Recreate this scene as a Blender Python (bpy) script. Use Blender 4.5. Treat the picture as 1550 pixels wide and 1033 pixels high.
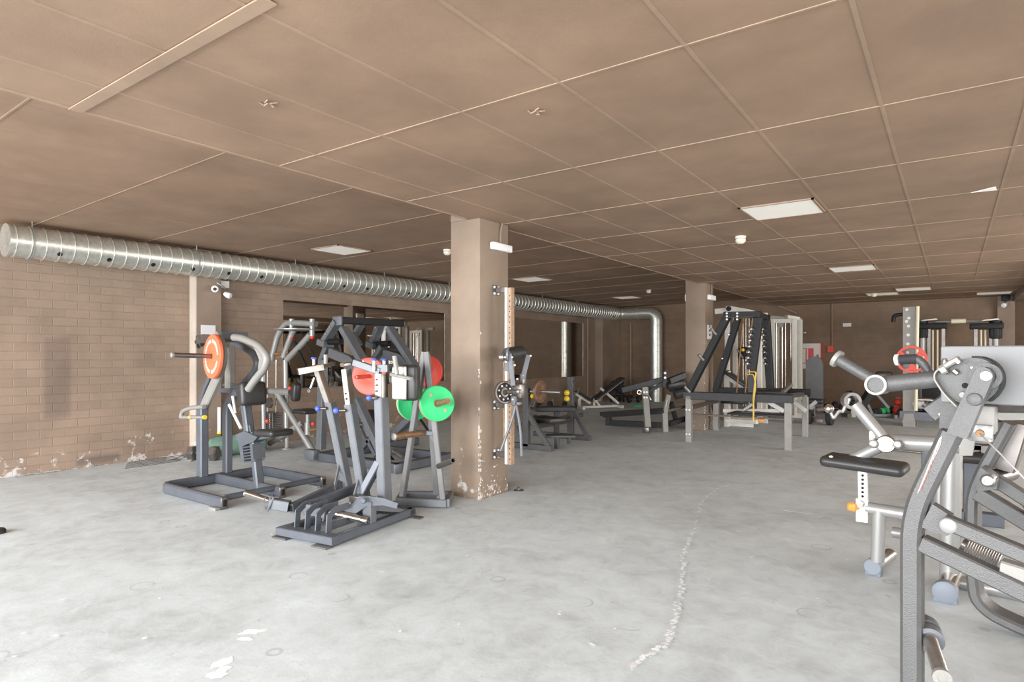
import bpy, bmesh, math, random
from mathutils import Vector, Matrix
random.seed(7)
S = bpy.context.scene
C = S.collection
for o in list(bpy.data.objects): bpy.data.objects.remove(o)
PI = math.pi
V = Vector
# ------------------------------------------------------------------ camera
F, YAW, CY, H = 935.0, 0.6194, 537.0, 1.36
cc, ss = math.cos(YAW), math.sin(YAW)
FW, RT, UP, EYE = V((-ss, cc, 0)), V((cc, ss, 0)), V((0, 0, 1)), V((0, 0, H))
cam = bpy.data.objects.new('camera', bpy.data.cameras.new('camera'))
C.objects.link(cam); S.camera = cam
cam.location = EYE
cam.rotation_euler = (PI/2, 0, YAW)
cam.data.sensor_width = 36.0
cam.data.lens = 36.0*F/1550.0
cam.data.shift_y = (CY-516.5)/1550.0
cam.data.clip_start = 0.05
# ------------------------------------------------------------------ view, world and daylight
S.view_settings.view_transform = 'Standard'; S.view_settings.look = 'None'
S.view_settings.exposure = 0.46; S.view_settings.gamma = 1.0
S.view_settings.use_curve_mapping = False
w = bpy.data.worlds.new('world'); S.world = w; w.use_nodes = True
bg = w.node_tree.nodes['Background']; bg.inputs[0].default_value = (0.86, 0.92, 1.0, 1); bg.inputs[1].default_value = 1.1
def area(name, loc, rot, sx, sy, power, col):
    l = bpy.data.lights.new(name, 'AREA'); l.shape = 'RECTANGLE'; l.size = sx; l.size_y = sy
    l.energy = power; l.color = col
    o = bpy.data.objects.new(name, l); C.objects.link(o); o.location = loc; o.rotation_euler = rot
    return o
# daylight through the shop windows behind the camera; the right-hand pair is added fill light
area('daylight_front', (-3.0, -6.2, 2.1), (math.radians(86), 0, 0), 13.0, 3.8, 2300, (0.97, 0.985, 1.0))
area('fill_right', (5.7, 2.0, 1.5), (math.radians(84), 0, math.radians(90)), 6.4, 2.2, 170, (1.0, 0.98, 0.95))
area('fill_right_rear', (5.7, 10.2, 1.5), (math.radians(84), 0, math.radians(90)), 6.8, 2.2, 370, (1.0, 0.95, 0.88))

# ------------------------------------------------------------------ pixel rays to points in the place
def ray(x, y): return FW + RT*((x-775)/F) + UP*((CY-y)/F)
def X_(x, y, X): d = ray(x, y); return EYE + d*(X/d.x)
def Y_(x, y, Y): d = ray(x, y); return EYE + d*(Y/d.y)
def Z_(x, y, z=0.0): d = ray(x, y); return EYE + d*((z-H)/d.z)
def D_(x, y, d): return EYE + ray(x, y)*d
def dep(y): return F*H/(y-CY)
class Pl:
    """vertical plane through a point, running along a heading (degrees from +X)"""
    def __init__(s, p, deg):
        a = math.radians(deg); s.p = V((p[0], p[1], 0)); s.u = V((math.cos(a), math.sin(a), 0)); s.n = V((-math.sin(a), math.cos(a), 0))
    def __call__(s, x, y, off=0.0):
        d = ray(x, y); return EYE + d*(((s.p-EYE).dot(s.n)+off)/d.dot(s.n))

# ------------------------------------------------------------------ materials
def mat(name, col, rough=0.5, metal=0.0, nscale=0, namp=0.0, bump=0.0, bscale=200, coat=0, emis=0, spec=0.5):
    m = bpy.data.materials.new(name); m.use_nodes = True
    nt = m.node_tree; b = nt.nodes['Principled BSDF']
    b.inputs['Base Color'].default_value = (*col, 1); b.inputs['Roughness'].default_value = rough
    b.inputs['Metallic'].default_value = metal; b.inputs['Coat Weight'].default_value = coat
    b.inputs['Specular IOR Level'].default_value = spec
    if emis: b.inputs['Emission Color'].default_value = (*col, 1); b.inputs['Emission Strength'].default_value = emis
    tc = nt.nodes.new('ShaderNodeTexCoord')
    if namp:
        n = nt.nodes.new('ShaderNodeTexNoise'); n.inputs['Scale'].default_value = nscale; n.inputs['Detail'].default_value = 5
        nt.links.new(tc.outputs['Object'], n.inputs['Vector'])
        mr = nt.nodes.new('ShaderNodeMapRange'); mr.inputs[1].default_value = 0.3; mr.inputs[2].default_value = 0.7
        mr.inputs[3].default_value = 1-namp; mr.inputs[4].default_value = 1+namp
        nt.links.new(n.outputs['Fac'], mr.inputs[0])
        mx = nt.nodes.new('ShaderNodeVectorMath'); mx.operation = 'SCALE'; mx.inputs[0].default_value = col
        nt.links.new(mr.outputs[0], mx.inputs['Scale']); nt.links.new(mx.outputs[0], b.inputs['Base Color'])
    if bump:
        n2 = nt.nodes.new('ShaderNodeTexNoise'); n2.inputs['Scale'].default_value = bscale; n2.inputs['Detail'].default_value = 3
        nt.links.new(tc.outputs['Object'], n2.inputs['Vector'])
        bp = nt.nodes.new('ShaderNodeBump'); bp.inputs['Strength'].default_value = bump; bp.inputs['Distance'].default_value = 0.004
        nt.links.new(n2.outputs['Fac'], bp.inputs['Height']); nt.links.new(bp.outputs[0], b.inputs['Normal'])
    return m
M = dict(
 grey=mat('grey_powder_coat', (0.155, 0.165, 0.18), 0.45, 0.25, 9, 0.08, 0.15, 350),
 slate=mat('slate_powder_coat', (0.105, 0.116, 0.135), 0.42, 0.2, 9, 0.10, 0.1, 350),
 pale=mat('pale_grey_coat', (0.28, 0.27, 0.25), 0.5, 0.2, 9, 0.06, 0.25, 300),
 shroud=mat('light_shroud_coat', (0.20, 0.203, 0.207), 0.5),
 hammer=mat('hammered_grey_coat', (0.108, 0.107, 0.106), 0.45, 0.3, 12, 0.06, 0.5, 260),
 silver=mat('silver_paint', (0.33, 0.33, 0.32), 0.38, 0.35, 8, 0.05),
 chrome=mat('worn_chrome', (0.62, 0.58, 0.54), 0.22, 1.0, 14, 0.12),
 steel=mat('brushed_steel', (0.42, 0.40, 0.38), 0.35, 0.9, 20, 0.15),
 gunmetal=mat('gunmetal_sleeve', (0.20, 0.18, 0.17), 0.35, 0.8, 20, 0.15),
 rust=mat('rusty_steel', (0.30, 0.17, 0.09), 0.55, 0.6, 18, 0.3),
 black=mat('black_powder_coat', (0.012, 0.012, 0.013), 0.5, 0.0, 8, 0.15, spec=0.3),
 charcoal=mat('charcoal_coat', (0.040, 0.040, 0.043), 0.5, 0.0, 8, 0.12, spec=0.35),
 midgrey=mat('mid_grey_coat', (0.185, 0.185, 0.185), 0.5, 0.2, 8, 0.1),
 dkgrey=mat('dark_grey_coat', (0.10, 0.10, 0.102), 0.5, 0.1, 8, 0.1, spec=0.4),
 vinyl=mat('black_vinyl', (0.032, 0.031, 0.031), 0.42, 0.0, 7, 0.12, 0.12, 120),
 rubber=mat('black_rubber', (0.03, 0.03, 0.032), 0.75),
 white=mat('white_paint', (0.70, 0.68, 0.62), 0.5, 0.0, 8, 0.05),
 offwhite=mat('ivory_plastic', (0.80, 0.74, 0.62), 0.45),
 wplastic=mat('white_plastic', (0.85, 0.83, 0.82), 0.4),
 paper=mat('white_paper', (0.80, 0.79, 0.80), 0.8),
 orange=mat('orange_plate_rubber', (0.80, 0.16, 0.07), 0.5, 0, 8, 0.06),
 coral=mat('coral_plate_rubber', (0.78, 0.12, 0.07), 0.36, 0, 8, 0.06),
 red=mat('red_plastic', (0.75, 0.07, 0.04), 0.45),
 green=mat('green_plate_rubber', (0.03, 0.52, 0.17), 0.5, 0, 8, 0.05),
 greencore=mat('tan_plate_edge', (0.42, 0.30, 0.20), 0.6),
 cream=mat('cream_edge', (0.75, 0.70, 0.52), 0.6),
 blue=mat('blue_plastic', (0.08, 0.14, 0.62), 0.35),
 yellow=mat('yellow_plastic', (0.85, 0.58, 0.03), 0.45),
 band=mat('yellow_resistance_band', (0.72, 0.50, 0.12), 0.6),
 amber=mat('orange_knob', (0.9, 0.32, 0.06), 0.4),
 bag=mat('green_canvas_roll', (0.13, 0.22, 0.17), 0.8, 0, 12, 0.2, 0.3, 60),
 cable=mat('steel_cable', (0.6, 0.6, 0.6), 0.4, 0.6),
 brown=mat('bronze_iron_plate', (0.24, 0.14, 0.09), 0.5, 0.4, 18, 0.2),
 hole=mat('dark_opening', (0.01, 0.01, 0.01), 0.9),
 mirror=mat('mirror_glass', (0.72, 0.70, 0.66), 0.02, 1.0),
 label=mat('white_print', (0.82, 0.80, 0.76), 0.6),
 glassred=mat('red_hose_reel', (0.65, 0.03, 0.04), 0.3),
 cabinet=mat('cabinet_white', (0.75, 0.70, 0.64), 0.4),
 wood=mat('bare_wood_strip', (0.36, 0.24, 0.16), 0.6, 0, 30, 0.2),
 panel=mat('light_panel_diffuser', (0.80, 0.78, 0.72), 0.6, emis=0.22),
 capgrey=mat('grey_foot_cap', (0.19, 0.215, 0.25), 0.55),
 conduit=mat('painted_conduit', (0.30, 0.225, 0.165), 0.6),
)
def galv():
    m = mat('galvanised_sheet', (0.66, 0.67, 0.62), 0.36, 0.75, 30, 0.14)
    return m
M['galv'] = galv()

def paint(name, col, wear=0.0, bump=0.25, brick=False, axis='Y', stain=False, bscale=60.0):
    """brown wall paint on plaster or brick, worn to white in places"""
    m = bpy.data.materials.new(name); m.use_nodes = True
    nt = m.node_tree; L = nt.links.new; b = nt.nodes['Principled BSDF']; b.inputs['Roughness'].default_value = 0.62
    N = nt.nodes.new
    g = N('ShaderNodeNewGeometry'); sep = N('ShaderNodeSeparateXYZ'); L(g.outputs['Position'], sep.inputs[0])
    comb = N('ShaderNodeCombineXYZ')
    L(sep.outputs['Y' if axis == 'Y' else 'X'], comb.inputs['X']); L(sep.outputs['Z'], comb.inputs['Y'])
    n = N('ShaderNodeTexNoise'); n.inputs['Scale'].default_value = 1.3; n.inputs['Detail'].default_value = 6; n.inputs['Roughness'].default_value = 0.65
    L(g.outputs['Position'], n.inputs['Vector'])
    cr = N('ShaderNodeMix'); cr.data_type = 'RGBA'
    cr.inputs[6].default_value = (*[c*0.86 for c in col], 1); cr.inputs[7].default_value = (*[min(1, c*1.14) for c in col], 1)
    mr = N('ShaderNodeMapRange'); mr.inputs[1].default_value = 0.35; mr.inputs[2].default_value = 0.65
    L(n.outputs['Fac'], mr.inputs[0]); L(mr.outputs[0], cr.inputs[0])
    out = cr.outputs[2]
    bn = N('ShaderNodeTexNoise'); bn.inputs['Scale'].default_value = bscale; bn.inputs['Detail'].default_value = 4
    L(g.outputs['Position'], bn.inputs['Vector'])
    bp = N('ShaderNodeBump'); bp.inputs['Strength'].default_value = bump; bp.inputs['Distance'].default_value = 0.004
    L(bn.outputs['Fac'], bp.inputs['Height'])
    nrm = bp.outputs[0]
    if brick:
        br = N('ShaderNodeTexBrick'); br.inputs['Scale'].default_value = 1.0
        br.inputs['Brick Width'].default_value = 0.25; br.inputs['Row Height'].default_value = 0.1
        br.inputs['Mortar Size'].default_value = 0.006; br.inputs['Mortar Smooth'].default_value = 0.5; br.inputs['Bias'].default_value = 0
        wob = N('ShaderNodeTexNoise'); wob.inputs['Scale'].default_value = 9; L(g.outputs['Position'], wob.inputs['Vector'])
        ws = N('ShaderNodeVectorMath'); ws.operation = 'SCALE'; ws.inputs['Scale'].default_value = 0.008; L(wob.outputs['Color'], ws.inputs[0])
        wa = N('ShaderNodeVectorMath'); wa.operation = 'ADD'; L(comb.outputs[0], wa.inputs[0]); L(ws.outputs[0], wa.inputs[1])
        L(wa.outputs[0], br.inputs['Vector'])
        br.inputs['Color1'].default_value = (0.92, 0.92, 0.92, 1); br.inputs['Color2'].default_value = (1.04, 1.04, 1.04, 1); br.inputs['Mortar'].default_value = (1.0, 1.0, 1.0, 1)
        mu = N('ShaderNodeMix'); mu.data_type = 'RGBA'; mu.blend_type = 'MULTIPLY'; mu.inputs[0].default_value = 1
        L(out, mu.inputs[6]); L(br.outputs['Color'], mu.inputs[7]); out = mu.outputs[2]
        b2 = N('ShaderNodeBump'); b2.invert = True; b2.inputs['Strength'].default_value = 0.75 if axis == 'Y' else 0.3; b2.inputs['Distance'].default_value = 0.006
        L(br.outputs['Fac'], b2.inputs['Height']); L(nrm, b2.inputs['Normal']); nrm = b2.outputs[0]
    if stain:
        # dark bare bricks and a dirty foot, both with outlines of their own
        for (y0, y1, z0, z1, c, a) in ((2.66, 2.92, 0.62, 1.56, (0.13, 0.09, 0.075), 0.42), (2.98, 3.45, 0.03, 0.13, (0.12, 0.09, 0.08), 0.6)):
            def win(sock, lo, hi, f):
                r1 = N('ShaderNodeMapRange'); r1.interpolation_type = 'SMOOTHSTEP'; r1.inputs[1].default_value = lo-f; r1.inputs[2].default_value = lo+f; L(sock, r1.inputs[0])
                r2 = N('ShaderNodeMapRange'); r2.interpolation_type = 'SMOOTHSTEP'; r2.inputs[1].default_value = hi-f; r2.inputs[2].default_value = hi+f; r2.inputs[3].default_value = 1; r2.inputs[4].default_value = 0; L(sock, r2.inputs[0])
                q = N('ShaderNodeMath'); q.operation = 'MULTIPLY'; L(r1.outputs[0], q.inputs[0]); L(r2.outputs[0], q.inputs[1]); return q.outputs[0]
            q = N('ShaderNodeMath'); q.operation = 'MULTIPLY'; L(win(sep.outputs['Y'], y0, y1, 0.03), q.inputs[0]); L(win(sep.outputs['Z'], z0, z1, 0.04), q.inputs[1])
            q2 = N('ShaderNodeMath'); q2.operation = 'MULTIPLY'; L(q.outputs[0], q2.inputs[0]); q2.inputs[1].default_value = a
            mi = N('ShaderNodeMix'); mi.data_type = 'RGBA'; mi.inputs[7].default_value = (*c, 1)
            L(q2.outputs[0], mi.inputs[0]); L(out, mi.inputs[6]); out = mi.outputs[2]
    if wear:
        n3 = N('ShaderNodeTexNoise'); n3.inputs['Scale'].default_value = 7; n3.inputs['Detail'].default_value = 8; n3.inputs['Roughness'].default_value = 0.7
        L(g.outputs['Position'], n3.inputs['Vector'])
        hz = N('ShaderNodeMapRange'); hz.inputs[1].default_value = 0.0; hz.inputs[2].default_value = 0.7; hz.inputs[3].default_value = 0.17*wear; hz.inputs[4].default_value = 0.0
        L(sep.outputs['Z'], hz.inputs[0])
        ad = N('ShaderNodeMath'); ad.operation = 'ADD'; L(n3.outputs['Fac'], ad.inputs[0]); L(hz.outputs[0], ad.inputs[1])
        th = N('ShaderNodeMapRange'); th.inputs[1].default_value = 0.70; th.inputs[2].default_value = 0.76; th.inputs[4].default_value = 0.75
        L(ad.outputs[0], th.inputs[0])
        mi = N('ShaderNodeMix'); mi.data_type = 'RGBA'; mi.inputs[7].default_value = (0.72, 0.70, 0.68, 1)
        L(th.outputs[0], mi.inputs[0]); L(out, mi.inputs[6]); out = mi.outputs[2]
    L(out, b.inputs['Base Color']); L(nrm, b.inputs['Normal'])
    return m
WALLC = (0.205, 0.133, 0.083)
M['brick'] = paint('painted_brick', (0.30, 0.218, 0.16), 0.9, brick=True, stain=True)
M['brickback'] = paint('painted_brick_back', WALLC, 0.3, brick=True, axis='X')
M['plaster'] = paint('painted_plaster', (0.265, 0.20, 0.148), 0.9, 0.3)
M['pilaster'] = paint('pilaster_paint', (0.27, 0.20, 0.15), 0.8, 0.3)
M['edge'] = paint('pale_pilaster_side', (0.55, 0.47, 0.40), 0.9, 0.3)  # paler tone for the pilaster's front-facing side
M['ceil'] = paint('ceiling_tile_paint', (0.322, 0.214, 0.146), 0, 0.12, bscale=90)
M['grid'] = paint('ceiling_grid_paint', (0.35, 0.245, 0.172), 0, 0.1)

def concrete():
    m = bpy.data.materials.new('worn_concrete'); m.use_nodes = True
    nt = m.node_tree; L = nt.links.new; N = nt.nodes.new; b = nt.nodes['Principled BSDF']
    g = N('ShaderNodeNewGeometry')
    def noise(s, d, r=0.6, dist=0.0):
        n = N('ShaderNodeTexNoise'); n.inputs['Scale'].default_value = s; n.inputs['Detail'].default_value = d
        n.inputs['Roughness'].default_value = r; n.inputs['Distortion'].default_value = dist; L(g.outputs['Position'], n.inputs['Vector']); return n.outputs['Fac']
    ramp = N('ShaderNodeValToRGB'); e = ramp.color_ramp.elements
    e[0].position = 0.31; e[0].color = (0.40, 0.43, 0.44, 1); e[1].position = 0.68; e[1].color = (0.73, 0.81, 0.84, 1)
    x = e.new(0.5); x.color = (0.60, 0.655, 0.675, 1)
    mx = N('ShaderNodeMix'); mx.inputs[0].default_value = 0.5
    L(noise(0.8, 10, 0.7, 0.4), mx.inputs[2]); L(noise(5, 8, 0.72, 0.6), mx.inputs[3]); L(mx.outputs[0], ramp.inputs[0])
    # fine pitting
    v = N('ShaderNodeMapRange'); v.inputs[1].default_value = 0.66; v.inputs[2].default_value = 0.74; v.inputs[4].default_value = 0.35
    L(noise(26, 4, 0.8), v.inputs[0])
    m1 = N('ShaderNodeMix'); m1.data_type = 'RGBA'; m1.inputs[7].default_value = (0.80, 0.80, 0.79, 1)
    L(v.outputs[0], m1.inputs[0]); L(ramp.outputs[0], m1.inputs[6])
    v2 = N('ShaderNodeMapRange'); v2.inputs[1].default_value = 0.36; v2.inputs[2].default_value = 0.28; v2.inputs[4].default_value = 0.6
    L(noise(11, 5, 0.75, 1.0), v2.inputs[0])
    m2 = N('ShaderNodeMix'); m2.data_type = 'RGBA'; m2.inputs[7].default_value = (0.36, 0.36, 0.35, 1)
    L(v2.outputs[0], m2.inputs[0]); L(m1.outputs[2], m2.inputs[6])
    # faint ring marks
    vo = N('ShaderNodeTexVoronoi'); vo.inputs['Scale'].default_value = 2.6; vo.inputs['Randomness'].default_value = 0.95
    L(g.outputs['Position'], vo.inputs['Vector'])
    rg = N('ShaderNodeMath'); rg.operation = 'SUBTRACT'; L(vo.outputs['Distance'], rg.inputs[0]); rg.inputs[1].default_value = 0.16
    ab = N('ShaderNodeMath'); ab.operation = 'ABSOLUTE'; L(rg.outputs[0], ab.inputs[0])
    rm = N('ShaderNodeMapRange'); rm.inputs[1].default_value = 0.02; rm.inputs[2].default_value = 0.004; rm.inputs[4].default_value = 0.42
    L(ab.outputs[0], rm.inputs[0])
    gate = N('ShaderNodeMapRange'); gate.inputs[1].default_value = 0.47; gate.inputs[2].default_value = 0.53; L(noise(1.7, 3), gate.inputs[0])
    gm = N('ShaderNodeMath'); gm.operation = 'MULTIPLY'; L(rm.outputs[0], gm.inputs[0]); L(gate.outputs[0], gm.inputs[1])
    m3 = N('ShaderNodeMix'); m3.data_type = 'RGBA'; m3.inputs[7].default_value = (0.30, 0.30, 0.30, 1)
    L(gm.outputs[0], m3.inputs[0]); L(m2.outputs[2], m3.inputs[6])
    L(m3.outputs[2], b.inputs['Base Color'])
    r = N('ShaderNodeMapRange'); r.inputs[3].default_value = 0.42; r.inputs[4].default_value = 0.75; L(noise(3, 5), r.inputs[0]); L(r.outputs[0], b.inputs['Roughness'])
    bp = N('ShaderNodeBump'); bp.inputs['Strength'].default_value = 0.25; bp.inputs['Distance'].default_value = 0.004
    L(noise(40, 6, 0.7), bp.inputs['Height']); L(bp.outputs[0], b.inputs['Normal'])
    return m
M['floor'] = concrete()
M['chalk'] = mat('white_floor_paint', (0.93, 0.93, 0.92), 0.7, 0, 20, 0.15)
M['chalkdim'] = mat('worn_floor_paint', (0.86, 0.87, 0.87), 0.7, 0, 20, 0.15)

# ------------------------------------------------------------------ mesh builder
def perp(t, up=V((0, 0, 1))):
    t = t.normalized()
    s = t.cross(up)
    if s.length < 1e-3: s = t.cross(V((1, 0, 0)))
    s.normalize(); return s, s.cross(t).normalized()
def fil(pts, r, n=5):
    pts = [V(p) for p in pts]
    if r <= 0: return pts
    out = [pts[0]]
    for i in range(1, len(pts)-1):
        a, b, c = pts[i-1], pts[i], pts[i+1]
        la, lc = (a-b).length, (c-b).length
        q = min(r, la*0.48, lc*0.48)
        p0 = b+(a-b).normalized()*q; p2 = b+(c-b).normalized()*q
        for k in range(n+1):
            t = k/n; out.append(p0*(1-t)**2 + b*2*t*(1-t) + p2*t*t)
    out.append(pts[-1]); return out
class MB:
    def __init__(s): s.bm = bmesh.new(); s.mi = 0
    def _f(s, vs):
        try: f = s.bm.faces.new(vs); f.material_index = s.mi; f.smooth = True
        except ValueError: pass
    def loft(s, rings, cap=True, close=False):
        R = [[s.bm.verts.new(p) for p in r] for r in rings]
        n = len(R[0]); m = len(R)
        for i in range(m if close else m-1):
            a, b = R[i], R[(i+1) % m]
            for k in range(n): s._f([a[k], a[(k+1) % n], b[(k+1) % n], b[k]])
        if cap and not close: s._f(R[0][::-1]); s._f(R[-1])
        return s
    def sweep(s, pts, prof, up=None, cap=True, close=False):
        pts = [V(p) for p in pts]; n = len(pts)
        N = None
        if up is None:
            for i in range(1, n-1):
                c = (pts[i]-pts[i-1]).normalized().cross((pts[i+1]-pts[i]).normalized())
                if c.length > 0.02: N = c.normalized(); break
        else: N = V(up).normalized()
        rings = []; ps = None
        for i in range(n):
            a = (pts[i]-pts[i-1]) if (i > 0 or close) else (pts[1]-pts[0])
            b = (pts[(i+1) % n]-pts[i]) if (i < n-1 or close) else a
            if i == 0 and not close: a = b
            a = a.normalized(); b = b.normalized(); t = (a+b)
            t = t.normalized() if t.length > 1e-6 else a
            k = 1/max(0.35, t.dot(a))
            if N is not None and abs(t.dot(N)) < 0.9:
                sd = (N - t*t.dot(N)).normalized()
            elif ps is not None: sd = (ps - t*t.dot(ps)).normalized()
            else: sd = perp(t)[0]
            ps = sd; iv = t.cross(sd).normalized()
            if N is None: k = 1
            rings.append([pts[i]+sd*u+iv*v*k for u, v in prof])
        s.loft(rings, cap, close); return s
    def bar(s, a, b, w, h, up=(0, 0, 1), ch=0.006):
        a, b = V(a), V(b); sd, iv = perp(b-a, V(up)); w /= 2; h /= 2; c = min(ch, w*0.5, h*0.5)
        pr = [(-w+c, -h), (w-c, -h), (w, -h+c), (w, h-c), (w-c, h), (-w+c, h), (-w, h-c), (-w, -h+c)]
        s.loft([[p+sd*u+iv*v for u, v in pr] for p in (a, b)]); return s
    def rtube(s, pts, w, h, normal, fillet=0.0, ch=0.006, close=False):
        """rectangular tube along pts: w along `normal`, h in the plane of the path"""
        w /= 2; h /= 2; c = min(ch, w*0.5, h*0.5)
        pr = [(-w+c, -h), (w-c, -h), (w, -h+c), (w, h-c), (w-c, h), (-w+c, h), (-w, h-c), (-w, -h+c)]
        s.sweep(fil(pts, fillet, 6), pr, normal, True, close); return s
    def tube(s, pts, r, n=12, fillet=0.0):
        s.sweep(fil(pts, fillet), [(r*math.cos(2*PI*k/n), r*math.sin(2*PI*k/n)) for k in range(n)]); return s
    def lathe(s, a, d, prof, n=28, cap=True):
        a = V(a); d = V(d).normalized(); u, v = perp(d)
        rings = [[a+d*t+(u*math.cos(2*PI*k/n)+v*math.sin(2*PI*k/n))*r for k in range(n)] for t, r in prof]
        s.loft(rings, cap); return s
    def ring(s, a, d, prof, n=32):
        a = V(a); d = V(d).normalized(); u, v = perp(d)
        rings = [[a+d*t+(u*math.cos(2*PI*k/n)+v*math.sin(2*PI*k/n))*r for k in range(n)] for t, r in prof]
        s.loft(rings, False, True); return s
    def box(s, c, sz, R=None, bev=0.0, seg=2):
        c = V(c); R = R or Matrix.Identity(3); t = bmesh.new()
        bmesh.ops.create_cube(t, size=1.0)
        for v in t.verts: v.co = V((v.co.x*sz[0], v.co.y*sz[1], v.co.z*sz[2]))
        if bev > 0: bmesh.ops.bevel(t, geom=t.edges[:], offset=min(bev, min(sz)*0.48), segments=seg, profile=0.5, affect='EDGES')
        mp = {v: s.bm.verts.new(c + R @ v.co) for v in t.verts}
        for f in t.faces: s._f([mp[v] for v in f.verts])
        t.free(); return s
    def prism(s, pts, vec):
        vec = V(vec); a = [V(p)-vec*0.5 for p in pts]; b = [V(p)+vec*0.5 for p in pts]
        s.loft([a, b]); return s
    def sph(s, c, r, sx=1, sy=1, sz=1, n=12):
        c = V(c); rings = []
        for i in range(1, n//2+3):
            th = PI*i/(n//2+3); rings.append([c+V((r*sx*math.sin(th)*math.cos(2*PI*k/n), r*sy*math.sin(th)*math.sin(2*PI*k/n), r*sz*math.cos(th))) for k in range(n)])
        s.loft(rings); return s
    def bolt(s, c, d, r=0.012, t=0.01):
        c = V(c); d = V(d).normalized(); return s.lathe(c, d, [(0, r), (t*0.7, r), (t, r*0.7)], 8)
def rotm(xd, zd=(0, 0, 1)):
    x = V(xd).normalized(); z = V(zd); y = z.cross(x).normalized(); z = x.cross(y).normalized()
    return Matrix((x, y, z)).transposed()
def mkobj(name, mb, mats, parent=None, loc=None):
    bmesh.ops.recalc_face_normals(mb.bm, faces=mb.bm.faces[:])
    L = V(loc) if loc is not None else V((0, 0, 0))
    if L.length: bmesh.ops.translate(mb.bm, verts=mb.bm.verts[:], vec=-L)
    me = bpy.data.meshes.new(name); mb.bm.to_mesh(me); mb.bm.free()
    for m in (mats if isinstance(mats, (list, tuple)) else [mats]): me.materials.append(M[m])
    try: me.set_sharp_from_angle(angle=math.radians(34))
    except Exception: pass
    o = bpy.data.objects.new(name, me); C.objects.link(o)
    if parent is not None: o.parent = parent
    return o
class T:
    def __init__(s, name, label, cat, loc, group=None):
        s.loc = V((loc[0], loc[1], loc[2] if len(loc) > 2 else 0.0))
        e = bpy.data.objects.new(name, None); C.objects.link(e); e.location = s.loc; e.empty_display_size = 0.1
        e['label'] = label; e['category'] = cat
        if group: e['group'] = group
        s.e = e
    def p(s, name, m, mb, parent=None, label=None):
        o = mkobj(name, mb, m, parent or s.e, s.loc)
        if label: o['label'] = label
        return o
def solo(name, m, mb, label, cat, loc, group=None, kind=None):
    o = mkobj(name, mb, m, None, loc); o.location = V(loc)
    o['label'] = label; o['category'] = cat
    if group: o['group'] = group
    if kind: o['kind'] = kind
    return o
def struct(name, m, mb):
    o = mkobj(name, mb, m); o['kind'] = 'structure'; return o
def copytree(o, loc, label, group=None, rotz=0.0):
    c = o.copy(); C.objects.link(c); c.location = V(loc); c.rotation_euler.z = rotz; c['label'] = label
    if group: c['group'] = group
    for ch in list(o.children):
        d = ch.copy(); C.objects.link(d); d.parent = c
        for g in ch.children:
            q = g.copy(); C.objects.link(q); q.parent = d
    return c
def B(): return MB()
def bx(mb, x0, x1, y0, y1, z0, z1): return mb.box(((x0+x1)/2, (y0+y1)/2, (z0+z1)/2), (x1-x0, y1-y0, z1-z0))

# ================================================================== THE ROOM
ZL, ZH = 2.64, 2.87            # right-hand (low) ceiling and left-hand (high) ceiling
XW, YB, XE, YF, XR = -8.50, 17.30, -3.73, -2.35, 5.4
mb = bx(B(), -8.8, 5.7, -6.5, 20.2, -0.2, 0.0)
mb.mi = 1
BZ = 0.0008
def blot(mb, cx, cy, r, seed, st=1.0, ang=0.0):
    global BZ
    BZ += 0.00004
    rnd = random.Random(seed); n = 14; pts = []
    for k in range(n):
        a = 2*PI*k/n; q = r*rnd.uniform(0.55, 1.15); x, y = q*math.cos(a)*st, q*math.sin(a)/st
        pts.append(V((cx+x*math.cos(ang)-y*math.sin(ang), cy+x*math.sin(ang)+y*math.cos(ang), BZ)))
    vs = [mb.bm.verts.new(p) for p in pts]; mb._f(vs)
for i, (x, y, r, st, ang) in enumerate([(382, 957, .050, 1.5, .9), (372, 968, .030, 1.6, .5), (339, 1003, .055, 1.2, 2.0), (328, 1022, .045, 1.2, 1.2), (340, 1012, .03, 1, 0), (346, 999, .028, 1, 0)]):
    p = Z_(x, y); blot(mb, p.x, p.y, r, 40+i, st, ang)
for i, (x0, y0, x1, y1) in enumerate([(1186, 773, 1232, 779), (883, 730, 897, 732), (1014, 692, 1020, 693)]):
    a, b = Z_(x0, y0, .001), Z_(x1, y1, .001); s_ = perp(b-a)[0]*0.008; mb._f([mb.bm.verts.new(q) for q in (a-s_, b-s_, b+s_, a+s_)])
mb.mi = 2
cp = [(1106, 733), (1085, 741), (1067, 755), (1058, 770), (1054, 790), (1046, 812), (1040, 828), (1034, 842), (1035, 860), (1034, 882), (1030, 902), (1025, 925), (1020, 950), (1012, 968), (1004, 980), (985, 992), (968, 1003), (955, 1018)]
rnd = random.Random(3)
for i in range(len(cp)-1):
    for k in range(16):
        t = k/16; x = cp[i][0]*(1-t)+cp[i+1][0]*t; y = cp[i][1]*(1-t)+cp[i+1][1]*t
        if rnd.random() < 0.8:
            p = Z_(x, y); blot(mb, p.x+rnd.uniform(-.015, .015), p.y+rnd.uniform(-.02, .02), rnd.uniform(.005, .015), i*20+k, rnd.uniform(.8, 1.4), 1.2)
for i in range(46):
    q = random.Random(900+i); x, y = q.uniform(20, 1300), 700+300*q.random()**1.6
    p = Z_(x, y); blot(mb, p.x, p.y, q.uniform(.006, .014), 1000+i, q.uniform(.8, 1.8), q.uniform(0, 3))
for i in range(26):
    q = random.Random(300+i); p = Z_(275+q.gauss(0, 12), 694+q.gauss(0, 2.2)); blot(mb, max(p.x, -8.44), p.y, q.uniform(.02, .06), 1500+i, 1.3, q.uniform(0, 3))
for i in range(40):
    q = random.Random(400+i); yy = q.uniform(1.9, 4.0); blot(mb, -8.47+abs(q.gauss(0, .02)), yy, q.uniform(.01, .035), 1600+i, 1.0, 0)
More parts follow.
